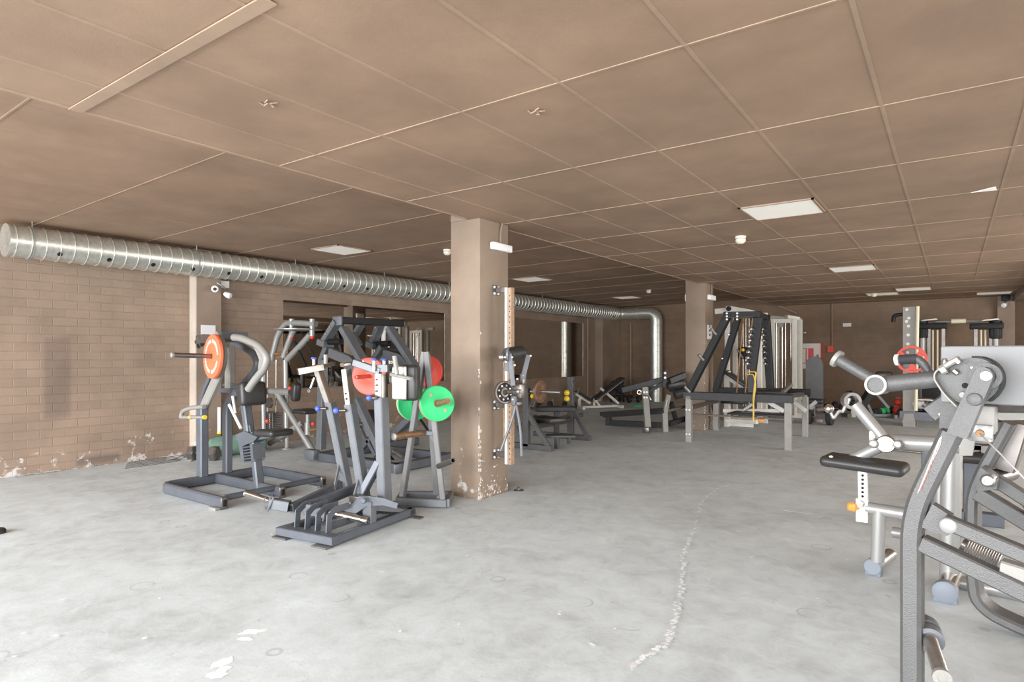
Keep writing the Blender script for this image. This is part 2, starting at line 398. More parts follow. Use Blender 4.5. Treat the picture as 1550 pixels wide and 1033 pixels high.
flo = mkobj('floor', mb, ['floor', 'chalk', 'chalkdim']); flo['kind'] = 'structure'
# ceilings
struct('ceiling', 'ceil', bx(B(), XE, XR+.3, YF-.3, YB+.0, ZL, ZL+.5))
def zh(X): return ZH-.08*(XE-X)/4.77          # the high ceiling sags gently towards the left wall
ym, yl = (YF-.3+YB)/2, YB-YF+.3
struct('ceiling_high', 'ceil', B().prism([V((XE, ym, ZH)), V((-8.8, ym, zh(-8.8))), V((-8.8, ym, 3.14)), V((XE, ym, 3.14))], (0, yl, 0)))
mb = B()
for i in range(-0, 16):
    X = -3.92+.604*i
    if X > XE+.05 and X < XR: bx(mb, X-.009, X+.009, YF, YB, ZL-.003, ZL)
for j in range(-4, 13):
    Y = 2.494+1.193*j
    if YF < Y < YB: bx(mb, XE, XR, Y-.006, Y+.006, ZL-.004, ZL)
bx(mb, XE-.001, XE+.02, YF, YB, ZL-.006, ZL)
# the wide bar that crosses the bay nearest the camera
bx(mb, XE, -2.0, 1.301-.03, 1.301+.03, ZL-.010, ZL-.004)
struct('trim_1', 'grid', mb)
mb = B()
for i in range(1, 8):
    X = -3.92-.604*i
    if X > XW: bx(mb, X-.003, X+.003, YF, YB, zh(X)-.001, zh(X))
for j in range(-4, 13):
    Y = 2.494+1.193*j
    if YF < Y < YB: mb.prism([V((XE-.002, Y, ZH-.004)), V((XW, Y, zh(XW)-.004)), V((XW, Y, zh(XW)+.004)), V((XE-.002, Y, ZH+.004))], (0, .012, 0))
struct('trim_2', 'grid', mb)
# walls
struct('wall_left', 'brick', bx(B(), XW-.28, XW, YF, YB, 0, ZH))
mb = bx(B(), -8.8, 1.10, YB, YB+.25, 0, ZH+.2)
struct('wall_back', 'brickback', mb)
bx(mb := B(), 1.10, XR+.3, YB+1.6, YB+1.85, 0, ZL+.3); bx(mb, 1.0, 1.10, YB+.25, YB+1.6, 0, ZL+.3)
struct('wall_back_recess', 'brickback', mb)
mb = B(); bx(mb, 1.10, XR+.3, YB, YB+1.85, ZL, ZL+.3); struct('ceiling_recess', 'ceil', mb)
# right wall beyond the frame, its openings added to let fill light in, and the glazed front behind the camera
mb = B(); bx(mb, XR, XR+.2, YF, YB+1.7, 0, .35); bx(mb, XR, XR+.2, YF, YB+1.7, 2.5, ZL)
for y0, y1 in ((-2.35, -1.2), (13.6, 19.0), (5.2, 6.6), (11.9, 12.2)): bx(mb, XR, XR+.2, y0, y1, .35, 2.5)
struct('wall_right', 'plaster', mb)
mb = B(); bx(mb, -8.8, XR, YF-.2, YF, 2.52, ZH)
for x0, x1 in ((-8.8, -8.3), (-3.4, -3.1), (1.5, XR)): bx(mb, x0, x1, YF-.2, YF, 0, 2.52)
struct('wall_front', 'plaster', mb)
# columns
def column(name, x0, x1, y0, y1, z1):
    mb = B(); mb.box(((x0+x1)/2, (y0+y1)/2, z1/2), (x1-x0, y1-y0, z1), bev=.006, seg=2); mb.mi = 1; rn = random.Random(11)
    def chip(c, u, w_, h_, nrm):
        pts = [V(c)+V(u)*w_*math.cos(a)*rn.uniform(.5, 1.1)+V((0, 0, 1))*h_*math.sin(a)*rn.uniform(.5, 1.1) for a in [k*PI/4 for k in range(8)]]
        mb.prism(pts, V(nrm)*.002)
    for k in range(46):
        z = min(1.9, rn.expovariate(1.6)+.02); s_ = rn.uniform(.004, .013)
        if rn.random() < .5: chip((x1-.012, y0-.0002, z), (1, 0, 0), s_*.7, s_*2.2, (0, 1, 0))
        else: chip((x1+.0002, y0+.012, z), (0, 1, 0), s_*.8, s_*2.2, (1, 0, 0))
    for k in range(34):
        z = rn.uniform(.02, .45)*rn.random()+.02; chip((x1+.0002, rn.uniform(y0+.02, y1-.02), z), (0, 1, 0), rn.uniform(.004, .014), rn.uniform(.003, .012), (1, 0, 0))
    o = mkobj(name, mb, ['plaster', 'label']); o['kind'] = 'structure'
column('wall_column', -3.95, -3.59, 4.52, 4.97, ZL)
column('wall_column.001', -3.95, -3.59, 10.97, 11.42, ZL)
bx(mb := B(), -3.95, XE, 4.52, 4.97, ZL, ZH); bx(mb, -3.95, XE, 10.97, 11.42, ZL, ZH); struct('trim_3', 'plaster', mb)
struct('wall_pilaster', 'pilaster', bx(B(), XW, -8.34, 4.335, 4.68, 0, ZH))
struct('trim_4', 'edge', bx(B(), XW, -8.339, 4.32, 4.336, 0, ZH))
struct('wall_pilaster.001', 'pilaster', bx(B(), XW, -8.25, 16.1, YB, 0, ZH))
struct('wall_pilaster.002', 'pilaster', bx(B(), .80, 1.10, YB-.12, YB, 0, ZL))
# thin conduits on the back wall, downpipe bracket and the steel beam at right
mb = B(); mb.tube([(-2.46, YB-.02, 1.55), (-2.46, YB-.02, ZL)], .015, 8); struct('trim_5', 'conduit', mb)
mb = B(); mb.tube([(-4.3, YB-.05, 2.80), (-3.9, YB-.05, 2.72), (-3.25, YB-.06, 2.42)], .03, 8); struct('trim_6', 'conduit', mb)
mb = B(); mb.tube([(-8.47, 15.6, 0), (-8.47, 15.6, ZH)], .02, 8); mb.tube([(-7.9, 17.25, 0), (-7.9, 17.25, 2.3)], .03, 8); struct('trim_7', 'conduit', mb)
mb = B(); bx(mb, 1.06, 1.22, 11.0, YB, ZL-.13, ZL); struct('trim_8', 'pilaster', mb)

# ceiling light panels
def light(name, c, z, label):
    t = T('ceiling_light', label, 'ceiling light', (c[0], c[1], z), 'square ceiling light panels')
    mb = B(); mb.ring((c[0], c[1], z-.006), (0, 0, 1), [], 4) if False else None
    for sx, sy, w_, l_ in ((-.29, 0, .02, .6), (.29, 0, .02, .6), (0, -.29, .6, .02), (0, .29, .6, .02)):
        mb.box((c[0]+sx, c[1]+sy, z-.007), (w_, l_, .012))
    t.p('frame', 'grid', mb); t.p('diffuser', 'panel', B().box((c[0], c[1], z-.005), (.57, .57, .006)))
LS = [((-1.22, 5.82), ZL, 'square white ceiling light panel nearest the camera on the low ceiling'),
      ((-1.20, 10.38), ZL, 'square ceiling light panel second from the camera on the low ceiling'),
      ((-1.20, 15.10), ZL, 'dim ceiling light panel behind the far smoke detector near the back wall'),
      ((-.62, 14.32), ZL, 'bright thin-looking ceiling light panel beside the far smoke detector'),
      ((.70, 16.2), ZL, 'ceiling light panel at far right close to the white camera'),
      ((-6.90, 5.60), zh(-6.9)-.002, 'square ceiling light panel over the duct on the high ceiling, nearest the camera'),
      ((-6.62, 9.95), zh(-6.6)-.002, 'ceiling light panel on the high ceiling just right of the near column'),
      ((-6.75, 14.5), zh(-6.7)-.002, 'farthest ceiling light panel on the high ceiling, above the duct corner')]
for c, z, l in LS: light('', c, z, l)
# smoke detectors
def detector(p, z, label):
    t = T('smoke_detector', label, 'smoke detector', (p.x, p.y, z), 'ivory smoke detectors')
    t.p('mounting_base', 'offwhite', B().lathe((p.x, p.y, z), (0, 0, -1), [(0, .055), (.02, .055), (.025, .05)], 20))
    t.p('sensor_head', 'offwhite', B().lathe((p.x, p.y, z), (0, 0, -1), [(.026, .04), (.032, .052), (.055, .052), (.075, .034), (.08, .02)], 20))
detector(Z_(1121, 358, ZL), ZL, 'ivory smoke detector on the low ceiling below the nearest light panel')
detector(Z_(1323, 444, ZL), ZL, 'small ivory smoke detector on the low ceiling close to the back wall')
detector(Z_(677, 378, zh(-5.9)), zh(-5.9), 'ivory smoke detector on the high ceiling just left of the near column')
detector(Z_(982, 439, zh(-5.5)), zh(-5.5), 'small ivory smoke detector on the high ceiling above the duct bend')
# ceiling debris
for (x, y, z, l) in ((407, 155, ZL, 'torn cream scrap hanging from the ceiling tile, upper left'), (812, 167, ZL, 'thin torn scrap hanging from the ceiling, left of centre top')):
    p = Z_(x, y, z); mb = B()
    for k in range(4):
        a = k*1.7; mb.tube([p+V((0, 0, -.001)), p+V((.03*math.cos(a), .03*math.sin(a), -.012)), p+V((.045*math.cos(a+.5), .045*math.sin(a+.5), -.004))], .004, 6)
    solo('ceiling_scrap', 'grid', mb, l, 'ceiling scrap', (p.x, p.y, z))
a, b, c = Z_(1470, 291, ZL), Z_(1509, 287, ZL), Z_(1507, 282, ZL)
t3 = [q-V((0, 0, .004)) for q in (a, b, c)]
solo('tile_gap_card', 'panel', B().prism(t3, (0, 0, .004)), 'white sliver of bare board at a ceiling tile edge, upper right', 'ceiling sliver', tuple(a))  # sliver glows faintly though no lamp, sharing the light panels' emission

# ventilation duct
mb = B(); dx, dz, R_ = -8.17, 2.575, .172
def rib(r): return [(r*math.cos(2*PI*k/28), r*math.sin(2*PI*k/28)) for k in range(28)]
t = T('ventilation_duct', 'galvanised spiral air duct along the left wall under the ceiling', 'air duct', (dx, 9.5, 0))
mb.lathe((dx, 2.22, dz), (0, 1, 0), [(0, R_-.01), (.0, R_), (14.48, R_)], 32)
path = fil([(dx, 16.70, dz), (dx, 17.06, dz), (dx+.3, 17.08, dz)], .25, 6)
mb.tube([(dx, 16.5, dz), (dx, 17.02, dz), (dx+.45, 17.02, dz), (-7.0, 17.04, dz), (-7.0, 17.04, 0.0)], R_, 28, .24)
y = 2.27; i = 0
while y < 16.7:
    mb.ring((dx, y, dz), (0, 1, 0), [(-.006, R_-.002), (-.003, R_+.007), (.003, R_+.007), (.006, R_-.002)], 30); y += .132
for z in [2.2-.19*k for k in range(12)]: mb.ring((-7.0, 17.04, z), (0, 0, 1), [(-.006, R_-.002), (0, R_+.005), (.006, R_-.002)], 28)
mb.ring((dx+.62, 17.03, dz), (1, 0, 0), [(-.02, R_-.002), (-.02, R_+.012), (.02, R_+.012), (.02, R_-.002)], 28)
t.p('pipe', 'galv', mb)
t.p('end_cap', 'galv', B().lathe((dx, 2.22, dz), (0, -1, 0), [(-.01, R_+.006), (.012, R_+.006), (.014, R_-.02), (.01, R_-.03)], 32))
for k in range(30):
    y = 2.66+.49*k
    if y > 16.4: break
    a = math.radians(-38); n_ = V((math.cos(a), 0, math.sin(a)))
    t.p('air_hole', 'hole', B().lathe(V((dx, y, dz))+n_*(R_-.004), n_, [(0, .026), (.006, .026)], 14))
for y in (2.42, 4.2, 5.7, 7.5, 9.2, 10.9, 12.6, 14.3):
    mb = B(); mb.ring((dx, y, dz), (0, 1, 0), [(-.006, R_+.006), (-.006, R_+.010), (.006, R_+.010), (.006, R_+.006)], 30)
    mb.tube([(dx+.09, y, dz+.14), (dx+.09, y, ZH)], .005, 6); t.p('hanger_strap', 'silver', mb)
# mirrors
def mirror(y0, y1, z0, z1, seam, label, tilt):
    t = T('wall_mirror', label, 'mirror', (XW, (y0+y1)/2, 0))
    k = math.tan(math.radians(tilt)); fx = lambda y: XW+.012+(y1-y)*k      # panes turned slightly to shift their reflections, wedge board added behind
    t.p('backing_board', 'pilaster', B().prism([V((XW, y0, (z0+z1)/2)), V((fx(y0)-.005, y0, (z0+z1)/2)), V((fx(y1)-.005, y1, (z0+z1)/2)), V((XW, y1, (z0+z1)/2))], (0, 0, z1-z0)))
    for a, b in ((y0, seam-.002), (seam+.002, y1)):
        t.p('mirror_pane', 'mirror', B().prism([V((fx(a)-.004, a, (z0+z1)/2)), V((fx(a), a, (z0+z1)/2)), V((fx(b), b, (z0+z1)/2)), V((fx(b)-.004, b, (z0+z1)/2))], (0, 0, z1-z0)))
    t.p('edge_strip', 'steel', bx(B(), XW, XW+.018, y1, y1+.012, z0, z1))
mirror(5.76, 9.52, .82, 2.21, 8.55, 'large dark frameless wall mirror behind the silver shoulder machine', .1)
mirror(11.9, 15.35, .76, 2.24, 13.6, 'wall mirror reflecting the duct, right of the near column', .5)
# wall bits
def plate_y(name, m, x0, y0, x1, y1, Y, th, label, cat, loc=None):
    a, b = Y_(x0, y0, Y), Y_(x1, y1, Y); return solo(name, m, bx(B(), min(a.x, b.x), max(a.x, b.x), Y-th, Y, min(a.z, b.z), max(a.z, b.z)), label, cat, ((a.x+b.x)/2, Y, min(a.z, b.z)))
a, b = X_(304, 492, -8.34), X_(326, 507, -8.34)
solo('paper_notice', 'paper', bx(B(), -8.34, -8.334, a.y, b.y, b.z, a.z), 'blank white paper sheet on the left wall pilaster above the orange disc', 'notice', (-8.34, a.y, b.z))
a, b = X_(1070.5, 492, -3.59), X_(1077, 514, -3.59)
t = T('paper_notice', 'narrow printed white notice on the side of the far column', 'notice', (-3.59, a.y, b.z))
t.p('sheet', 'paper', bx(B(), -3.59, -3.585, a.y, b.y, b.z, a.z))
mb = B()
for k in range(3): bx(mb, -3.586, -3.583, a.y+.08, b.y-.08, b.z+.06+k*.075, b.z+.1+k*.075)
t.p('print', 'slate', mb)
t = T('fire_hose_cabinet', 'white fire hose cabinet with red reeled hose behind glass on the back wall', 'fire hose cabinet', (-2.95, YB, 1.0))
t.p('cabinet_box', 'cabinet', bx(B(), -3.32, -2.70, YB-.14, YB, 1.0, 1.64))
t.p('red_frame', 'red', bx(B(), -2.70, -2.685, YB-.15, YB, .99, 1.65))
t.p('window_pane', 'glassred', bx(B(), -3.12, -2.86, YB-.148, YB-.14, 1.13, 1.52))
t.p('glare_patch', 'white', bx(B(), -3.12, -3.045, YB-.154, YB-.148, 1.15, 1.50))  # two flat white strips painted in as reflections on the glass
t.p('glare_strip', 'white', bx(B(), -3.02, -2.985, YB-.156, YB-.148, 1.14, 1.51)); t.p('handle', 'slate', bx(B(), -2.79, -2.745, YB-.155, YB-.14, 1.25, 1.36))
plate_y('alarm_button', 'red', 1253, 524, 1262, 533, YB, .05, 'small red fire alarm call point on the back wall', 'fire alarm')
plate_y('wall_sign', 'paper', 1276, 489.5, 1288.5, 494.5, YB, .01, 'small blank white sign high on the back wall', 'sign')
p = Y_(1219, 504, YB)
mb = B(); mb.lathe(p, (0, -1, 0), [(0, .05), (.06, .05), (.09, .04), (.10, .01)], 16); solo('wall_sounder', 'steel', mb, 'small round dark knob-like sounder on back wall above the hose cabinet', 'sounder', tuple(p))
# emergency lights with cables
def emerg(face, p0, p1, label, cable=True):
    t = T('emergency_light', label, 'emergency light', (p0.x, p0.y, p1.z))
    y0, y1 = min(p0.y, p1.y), max(p0.y, p1.y)
    t.p('housing', 'wplastic', B().box((face+.025, (y0+y1)/2, (p0.z+p1.z)/2), (.05, y1-y0, p0.z-p1.z), bev=.012))
    t.p('lens', 'paper', B().box((face+.053, (y0+y1)/2, (p0.z+p1.z)/2), (.008, (y1-y0)*.84, (p0.z-p1.z)*.7), bev=.003))
    if cable: ym = (y0+y1)/2; t.p('cable', 'conduit', B().tube([(face+.012, ym, p0.z), (face+.012, ym, p0.z+.1), (face+.012, ym+.03, ZL)], .011, 8, .05))
emerg(-3.59, X_(741, 366, -3.59), X_(770, 384, -3.59), 'white rectangular emergency light with a cable on the near column')
pe = Y_(1033, 452, 11.2); solo('emergency_light', 'wplastic', B().box((-3.975, 11.2, pe.z), (.05, .26, .13), None, .012), 'white emergency light just showing at the left side of the far column', 'emergency light', (-3.97, 11.2, pe.z))
emerg(-3.59, X_(1070, 446, -3.59), X_(1080, 456, -3.59), 'white emergency light on the side of the far column')
# security cameras
t = T('security_camera', 'white bullet camera pair on the left wall pilaster', 'security camera', (-8.34, 4.6, 2.2))
a = X_(330, 436, -8.2); t.p('camera_body', 'wplastic', B().lathe(a+V((-.09, 0, 0)), (1, -.5, -.2), [(0, .03), (.05, .045), (.12, .045), (.13, .03)], 16))
t.p('lens', 'rubber', B().lathe(a+V((-.09, 0, 0))+V((1, -.5, -.2)).normalized()*.128, (1, -.5, -.2), [(0, .024), (.006, .022)], 14))
a = X_(339, 444, -8.28); t.p('camera_body', 'wplastic', B().lathe(a+V((-.05, .04, 0)), (1, .5, -.5), [(0, .03), (.04, .042), (.09, .042), (.1, .03)], 16))
t.p('bracket', 'silver', B().tube([(-8.34, 4.62, 2.36), (-8.29, 4.66, 2.32), (-8.24, 4.68, 2.28)], .012, 8))
p0, p1 = X_(336, 424, XW), X_(347, 435, XW); solo('junction_box', 'wplastic', bx(B(), XW, XW+.07, p0.y-.06, p1.y-.04, p1.z-.02, p0.z-.02), 'square white junction box beside the left wall camera', 'junction box', (XW, p0.y, p1.z))
t = T('security_camera', 'small white camera hanging in the far right ceiling corner', 'security camera', (.86, YB-.2, 2.4))
p = Y_(1522, 460, YB-.3); t.p('camera_body', 'wplastic', B().lathe(p+V((0, .05, 0)), (-.3, -1, -.35), [(0, .03), (.04, .05), (.12, .05), (.13, .03)], 16))
t.p('bracket', 'black', B().box(p+V((.0, .0, .12)), (.14, .2, .12), bev=.01)); t.p('stem', 'black', B().tube([p+V((0, 0, .03)), V((p.x, p.y, ZL))], .015, 8))
# drain grate of loose rods on the floor at the left wall
t = T('floor_grate', 'bundle of dark steel strips laid over the floor at the left wall', 'grate', (-8.3, 3.8, 0))
mb = B()
for k in range(7):
    X = -8.45+.072*k; mb.box((X, 3.92-.05*k, .003), (.012, .80-.03*k, .004))
t.p('strip', 'gunmetal', mb)
mb = B()
for k in range(4): mb.box((-8.24, 3.57+.2*k, .001), (.40, .012, .002))
t.p('cross_rod', 'gunmetal', mb)

# ================================================================== WEIGHT PLATES
def disc(name, m, c, ax, r, th, label, group, hole=.0265, style='solid', edge=None, lettering=None):
    """a plate with a real centre hole; c is the centre of its outer face, ax points out of that face"""
    c = V(c); ax = V(ax).normalized()
    t = T(name, label, 'weight plate', tuple(c), group)
    if style == 'solid':
        mb = B().ring(c, ax, [(-th, hole), (-th, r-.004), (-th+.004, r), (-.004, r), (0, r-.006), (-.003, r*.9), (-.003, r*.34), (0, r*.3), (0, hole)], 48)
    elif style == 'rim':
        mb = B().ring(c, ax, [(-th, hole), (-th, r-.004), (-th+.004, r), (-.003, r), (0, r-.006), (-.001, r*.84), (-.011, r*.80), (-.011, r*.42), (-.001, r*.38), (0, hole)], 48)
    t.p('plate_body', m, mb)
    u, v = perp(ax)
    if edge: t.p('edge_band', edge, B().ring(c, ax, [(-th-.002, r-.03), (-th-.002, r+.002), (-th*.45, r+.002), (-th*.45, r-.03)], 48))
    if style == 'solid' and not lettering:
        mb = B()
        for a in (.9, 3.9): mb.lathe(c+(u*math.cos(a)+v*math.sin(a))*r*.6, ax, [(-.002, .014), (.0015, .014)], 12)
        t.p('grip_mark', 'greencore' if m == 'green' else m, mb)
    if lettering:
        mb = B(); rn = random.Random(5)
        rad = r*.70; n = 34
        for k in range(n):
            if k in (8, 17, 18, 26): continue
            a = 2*PI*k/n; e = u*math.cos(a)+v*math.sin(a); q = -u*math.sin(a)+v*math.cos(a)
            wid = 2*PI*rad/n*.66; hh = r*.155; o = c+e*rad+ax*.0006
            mb.prism([o-q*wid/2-e*hh/2, o-q*wid/2+e*hh/2, o-q*wid/4+e*hh/2, o-q*wid/4-e*hh/2], ax*.0016)
            mb.prism([o+q*wid/2-e*hh/2, o+q*wid/2+e*hh/2, o+q*wid/5+e*hh/2, o+q*wid/5-e*hh/2], ax*.0016)
            s_ = rn.choice((-1, 0, 1)); mb.prism([o-q*wid/3+e*hh*(s_*.4-.1), o-q*wid/3+e*hh*(s_*.4+.1), o+q*wid/3+e*hh*(s_*.4+.1), o+q*wid/3+e*hh*(s_*.4-.1)], ax*.0016)
        t.p('raised_lettering', 'label', mb)
    return t
def horn(mb, a, b, r=.024, tip=True):
    a, b = V(a), V(b); L = (b-a).length
    return mb.lathe(a, b-a, [(0, r), (L-.006, r), (L, r-.005), (L+.001, r*.6), (L-.012, r*.55)], 18)

# ================================================================== A: row machine, front left
t = T('row_machine', 'slate plate-loaded row machine with curved arms, holding the orange lettered plate', 'gym machine', (-5.8, 3.5))
t.p('base_frame', 'slate', B().rtube([(-5.21, 2.95, .055), (-6.33, 2.95, .055), (-6.33, 4.03, .055), (-5.25, 4.03, .055)], .10, .06, (0, 0, 1), .12, .015).bar((-6.31, 3.5, .055), (-5.17, 3.5, .055), .06, .10, ch=.015))
for y_, x_ in ((2.95, -5.21), (3.5, -5.17), (4.03, -5.25)):
    f = t.p('foot_cap', 'gunmetal', B().box((x_+.005, y_, .055), (.02, .064, .104), bev=.01)); t.p('foot_pad', 'pale', B().box((x_-.05, y_-.06, .012), (.12, .05, .024), bev=.004), f)
    t.p('opening', 'hole', B().box((x_+.016, y_, .055), (.004, .034, .06), bev=.0015), f)
t.p('foot_rest', 'slate', B().tube([(-5.27, 2.98, .085), (-5.27, 3.47, .085)], .028, 14)); t.p('foot_rest', 'slate', B().tube([(-5.27, 3.53, .085), (-5.29, 4.0, .085)], .028, 14))
t.p('upright', 'slate', B().bar((-6.33, 3.35, .10), (-6.33, 3.35, .82), .085, .10, (1, 0, 0), .012))
P = lambda x, y: Y_(x, y, 3.62)
t.p('upright', 'slate', B().rtube([V((-6.33, 3.62, .10)), V((-6.33, 3.62, .84)), P(362, 594)], .075, .09, (0, 1, 0), .14, .012))
t.p('crossbeam', 'slate', B().bar(P(336, 591), P(375, 592), .06, .05).bar(P(340, 583), P(357, 583), .05, .03))
t.p('mast', 'pale', B().bar(P(348, 588), P(348, 522), .075, .10, (1, 0, 0), .012))
mb = B().bar(P(339, 513), P(356, 508), .30, .075); mb.bolt(P(351, 510)+V((0, -.16, 0)), (0, -1, 0), .03, .02); mb.lathe(P(349, 522)+V((0, -.1, 0)), (0, -1, 0), [(0, .035), (.05, .035)], 14)
t.p('pivot_bracket', 'slate', mb)
P = lambda x, y: Y_(x, y, 3.38)
mb = B().rtube([P(x, y) for x, y in [(309, 617), (321, 590), (332, 566), (338, 543), (336, 522), (327, 508)]], .05, .115, (0, 1, 0), .08, .012)
arm = t.p('plate_arm', 'pale', mb)
t.p('arm_brace', 'slate', B().rtube([Y_(x, y, 3.52) for x, y in [(304, 613), (311, 589), (318, 574), (318, 560)]], .05, .05, (0, 1, 0), .06), arm)
ax = V((-.13, -.99, 0)); ca = Y_(320, 540, 3.29); 
hn = t.p('plate_horn', 'gunmetal', horn(B(), ca+V((.02, .12, 0)), ca+V((-.045, -.36, .015))), arm)
t.p('horn_tip', 'pale', B().lathe(ca+V((-.045, -.36, .015)), ax, [(-.012, .027), (.008, .027), (.014, .02)], 16), arm)
ring_d = V((-.065, -.46, .015)).normalized()
disc('weight_plate', 'orange', ca, ring_d, .222, .028, 'orange plate ringed with white lettering on the row machine nearest the left wall', None, lettering=True, edge='orange')
mb = B(); 
for x, y in ((303, 511), (299, 518), (301, 524), (306, 521)): mb.bolt(Y_(x, y, 3.6), (-1, -.3, 0), .03, .02)
mb.bar(Y_(302, 515, 3.62), Y_(313, 513, 3.62), .08, .10); t.p('clamp', 'gunmetal', mb)
P = lambda x, y: Y_(x, y, 3.30)
q = t.p('swing_handle', 'pale', B().tube([P(309, 616), P(287, 618), P(276, 623), P(274, 632)], .022, 12, .08))
t.p('hand_grip', 'pale', B().tube([P(273.5, 632), P(309, 632)], .018, 12), q); t.p('grip_ring', 'yellow', B().lathe(P(288, 632), (1, 0, 0), [(0, .022), (.02, .022)], 14).lathe(P(309, 632), (1, 0, 0), [(0, .022), (.02, .022)], 14), q)
for Y, pts, m_, r in ((3.36, [(354, 511), (366, 512), (392, 523), (405, 541), (401, 557), (384, 578), (376, 590)], 'pale', .036), (3.82, [(353, 521), (366, 524), (383, 535), (390, 549), (386, 563), (371, 579), (358, 591)], 'slate', .036)):
    a_ = t.p('pull_arm', m_, B().tube([Y_(x, y, Y) for x, y in pts], r, 14, .12))
    if m_ == 'pale': t.p('gusset_plate', 'pale', B().prism([Y_(x, y, Y+.04) for x, y in [(381, 521), (392, 526), (401, 540), (399, 555), (390, 568), (393, 545), (388, 532)]], (0, .012, 0)), a_)
P = lambda x, y: Y_(x, y, 3.5)
t.p('pad_post', 'slate', B().bar(P(372, 612), P(378, 658), .07, .09, (0, 1, 0), .012).bar(P(384, 655), P(393, 741), .065, .09, (0, 1, 0), .012).bar(P(366, 600), P(380, 655), .05, .04, (0, 1, 0)))
cp_ = P(381, 596); t.p('chest_pad', 'vinyl', B().box(cp_, (.13, .26, .235), rotm((1, -.1, .1)), .035, 3))
t.p('seat', 'vinyl', B().box(P(414, 655), (.31, .25, .065), rotm((1, 0, .04)), .028, 3)); t.p('seat_bracket', 'slate', B().prism([P(x, y) for x, y in [(364, 658), (378, 652), (398, 661), (392, 668), (372, 676)]], (0, .12, 0)).bar(P(380, 666), P(412, 661), .06, .03))
mb = B()
for k in range(6): mb.bar(P(374+k*.5, 677+k*4.4), P(391+k*.3, 675+k*4.4), .12, .012)
mb.prism([P(x, y) for x, y in [(371, 674), (376, 674), (379, 698), (374, 698)]], (0, .13, 0)).prism([P(x, y) for x, y in [(388, 672), (391, 672), (393, 695), (390, 695)]], (0, .13, 0)); t.p('adjuster_rack', 'slate', mb)
q = t.p('gas_strut', 'wplastic', B().tube([Y_(332, 617, 3.4), Y_(332, 655, 3.4)], .016, 10)); t.p('strut_collar', 'yellow', B().lathe(Y_(332, 655, 3.4), (0, 0, 1), [(-.012, .02), (.012, .02)], 12), q)
q = t.p('gas_strut', 'wplastic', B().tube([Y_(347, 613, 3.55), Y_(365, 649, 3.55)], .016, 10)); q = t.p('gas_strut', 'steel', B().tube([Y_(353, 600, 3.55), Y_(357, 626, 3.55)], .02, 10))

# ================================================================== B: standing lateral raise machine, blue knobs
t = T('lateral_raise_machine', 'grey standing raise machine with chrome post tops and blue knobs, nearest on the left', 'gym machine', (-3.9, 3.3))
ang = math.radians(7.5); bu = V((math.cos(ang), math.sin(ang), 0)); bv = V((-math.sin(ang), math.cos(ang), 0))
o_ = V((-3.54, 2.79, 0))                  # front right corner of its base
def Q(u, v, z): return o_+bu*u+bv*v+V((0, 0, z))
t.p('base_frame', 'slate', B().bar(Q(-.56, .05, .045), Q(0, .05, .045), .10, .06).bar(Q(-.03, .1, .045), Q(-.03, .97, .045), .06, .06).bar(Q(-.53, .1, .045), Q(-.53, .97, .045), .06, .06).bar(Q(-.5, .93, .045), Q(0, .93, .045), .06, .06))
for u_, v_ in ((-.08, -.02), (-.5, 0), (.02, .93)): t.p('floor_tab', 'gunmetal', B().box(Q(u_, v_, .008), (.14, .055, .012), rotm(bu)))
for k in range(4):
    u = -.44+.105*k
    pts = [Q(u, .07, .07), Q(u, .08, .20), Q(u, .16, .245), Q(u, .30, .245), Q(u, .30, .20), Q(u, .17, .20), Q(u, .125, .17), Q(u, .12, .07)]
    t.p('weight_guide', 'slate', B().prism(pts[:4]+pts[4:], bu*.010))
for u in (-.37, -.16): t.p('guide_rail', 'slate', B().bar(Q(u, .12, .10), Q(u, .9, .10), .03, .06))
t.p('stop_block', 'grey', B().bar(Q(-.05, .45, .07), Q(-.05, .45, .235), .085, .07, bv).prism([Q(-.05, .5, .22), Q(-.05, .88, .07), Q(-.05, .80, .07), Q(-.05, .5, .15)], bu*.05))
mb = B().prism([D_(x, y, 4.72) for x, y in [(519, 773), (530, 769), (546, 752), (556, 751), (577, 754), (600, 762), (598, 770), (577, 765), (553, 766), (532, 780)]], bu*.03)
mb.bolt(D_(551, 758, 4.66), (.3, -1, 0), .024, .02); t.p('pivot_link', 'slate', mb)
t.p('pivot_stand', 'slate', B().bar(D_(549, 764, 4.85), D_(551, 797, 4.85), .08, .07, bv))
for k in range(2): t.p('weight_block', 'gunmetal', B().box(Q(-.27+.0*k, .62, .12+.07*k), (.2, .1, .05), rotm(bu), .006))
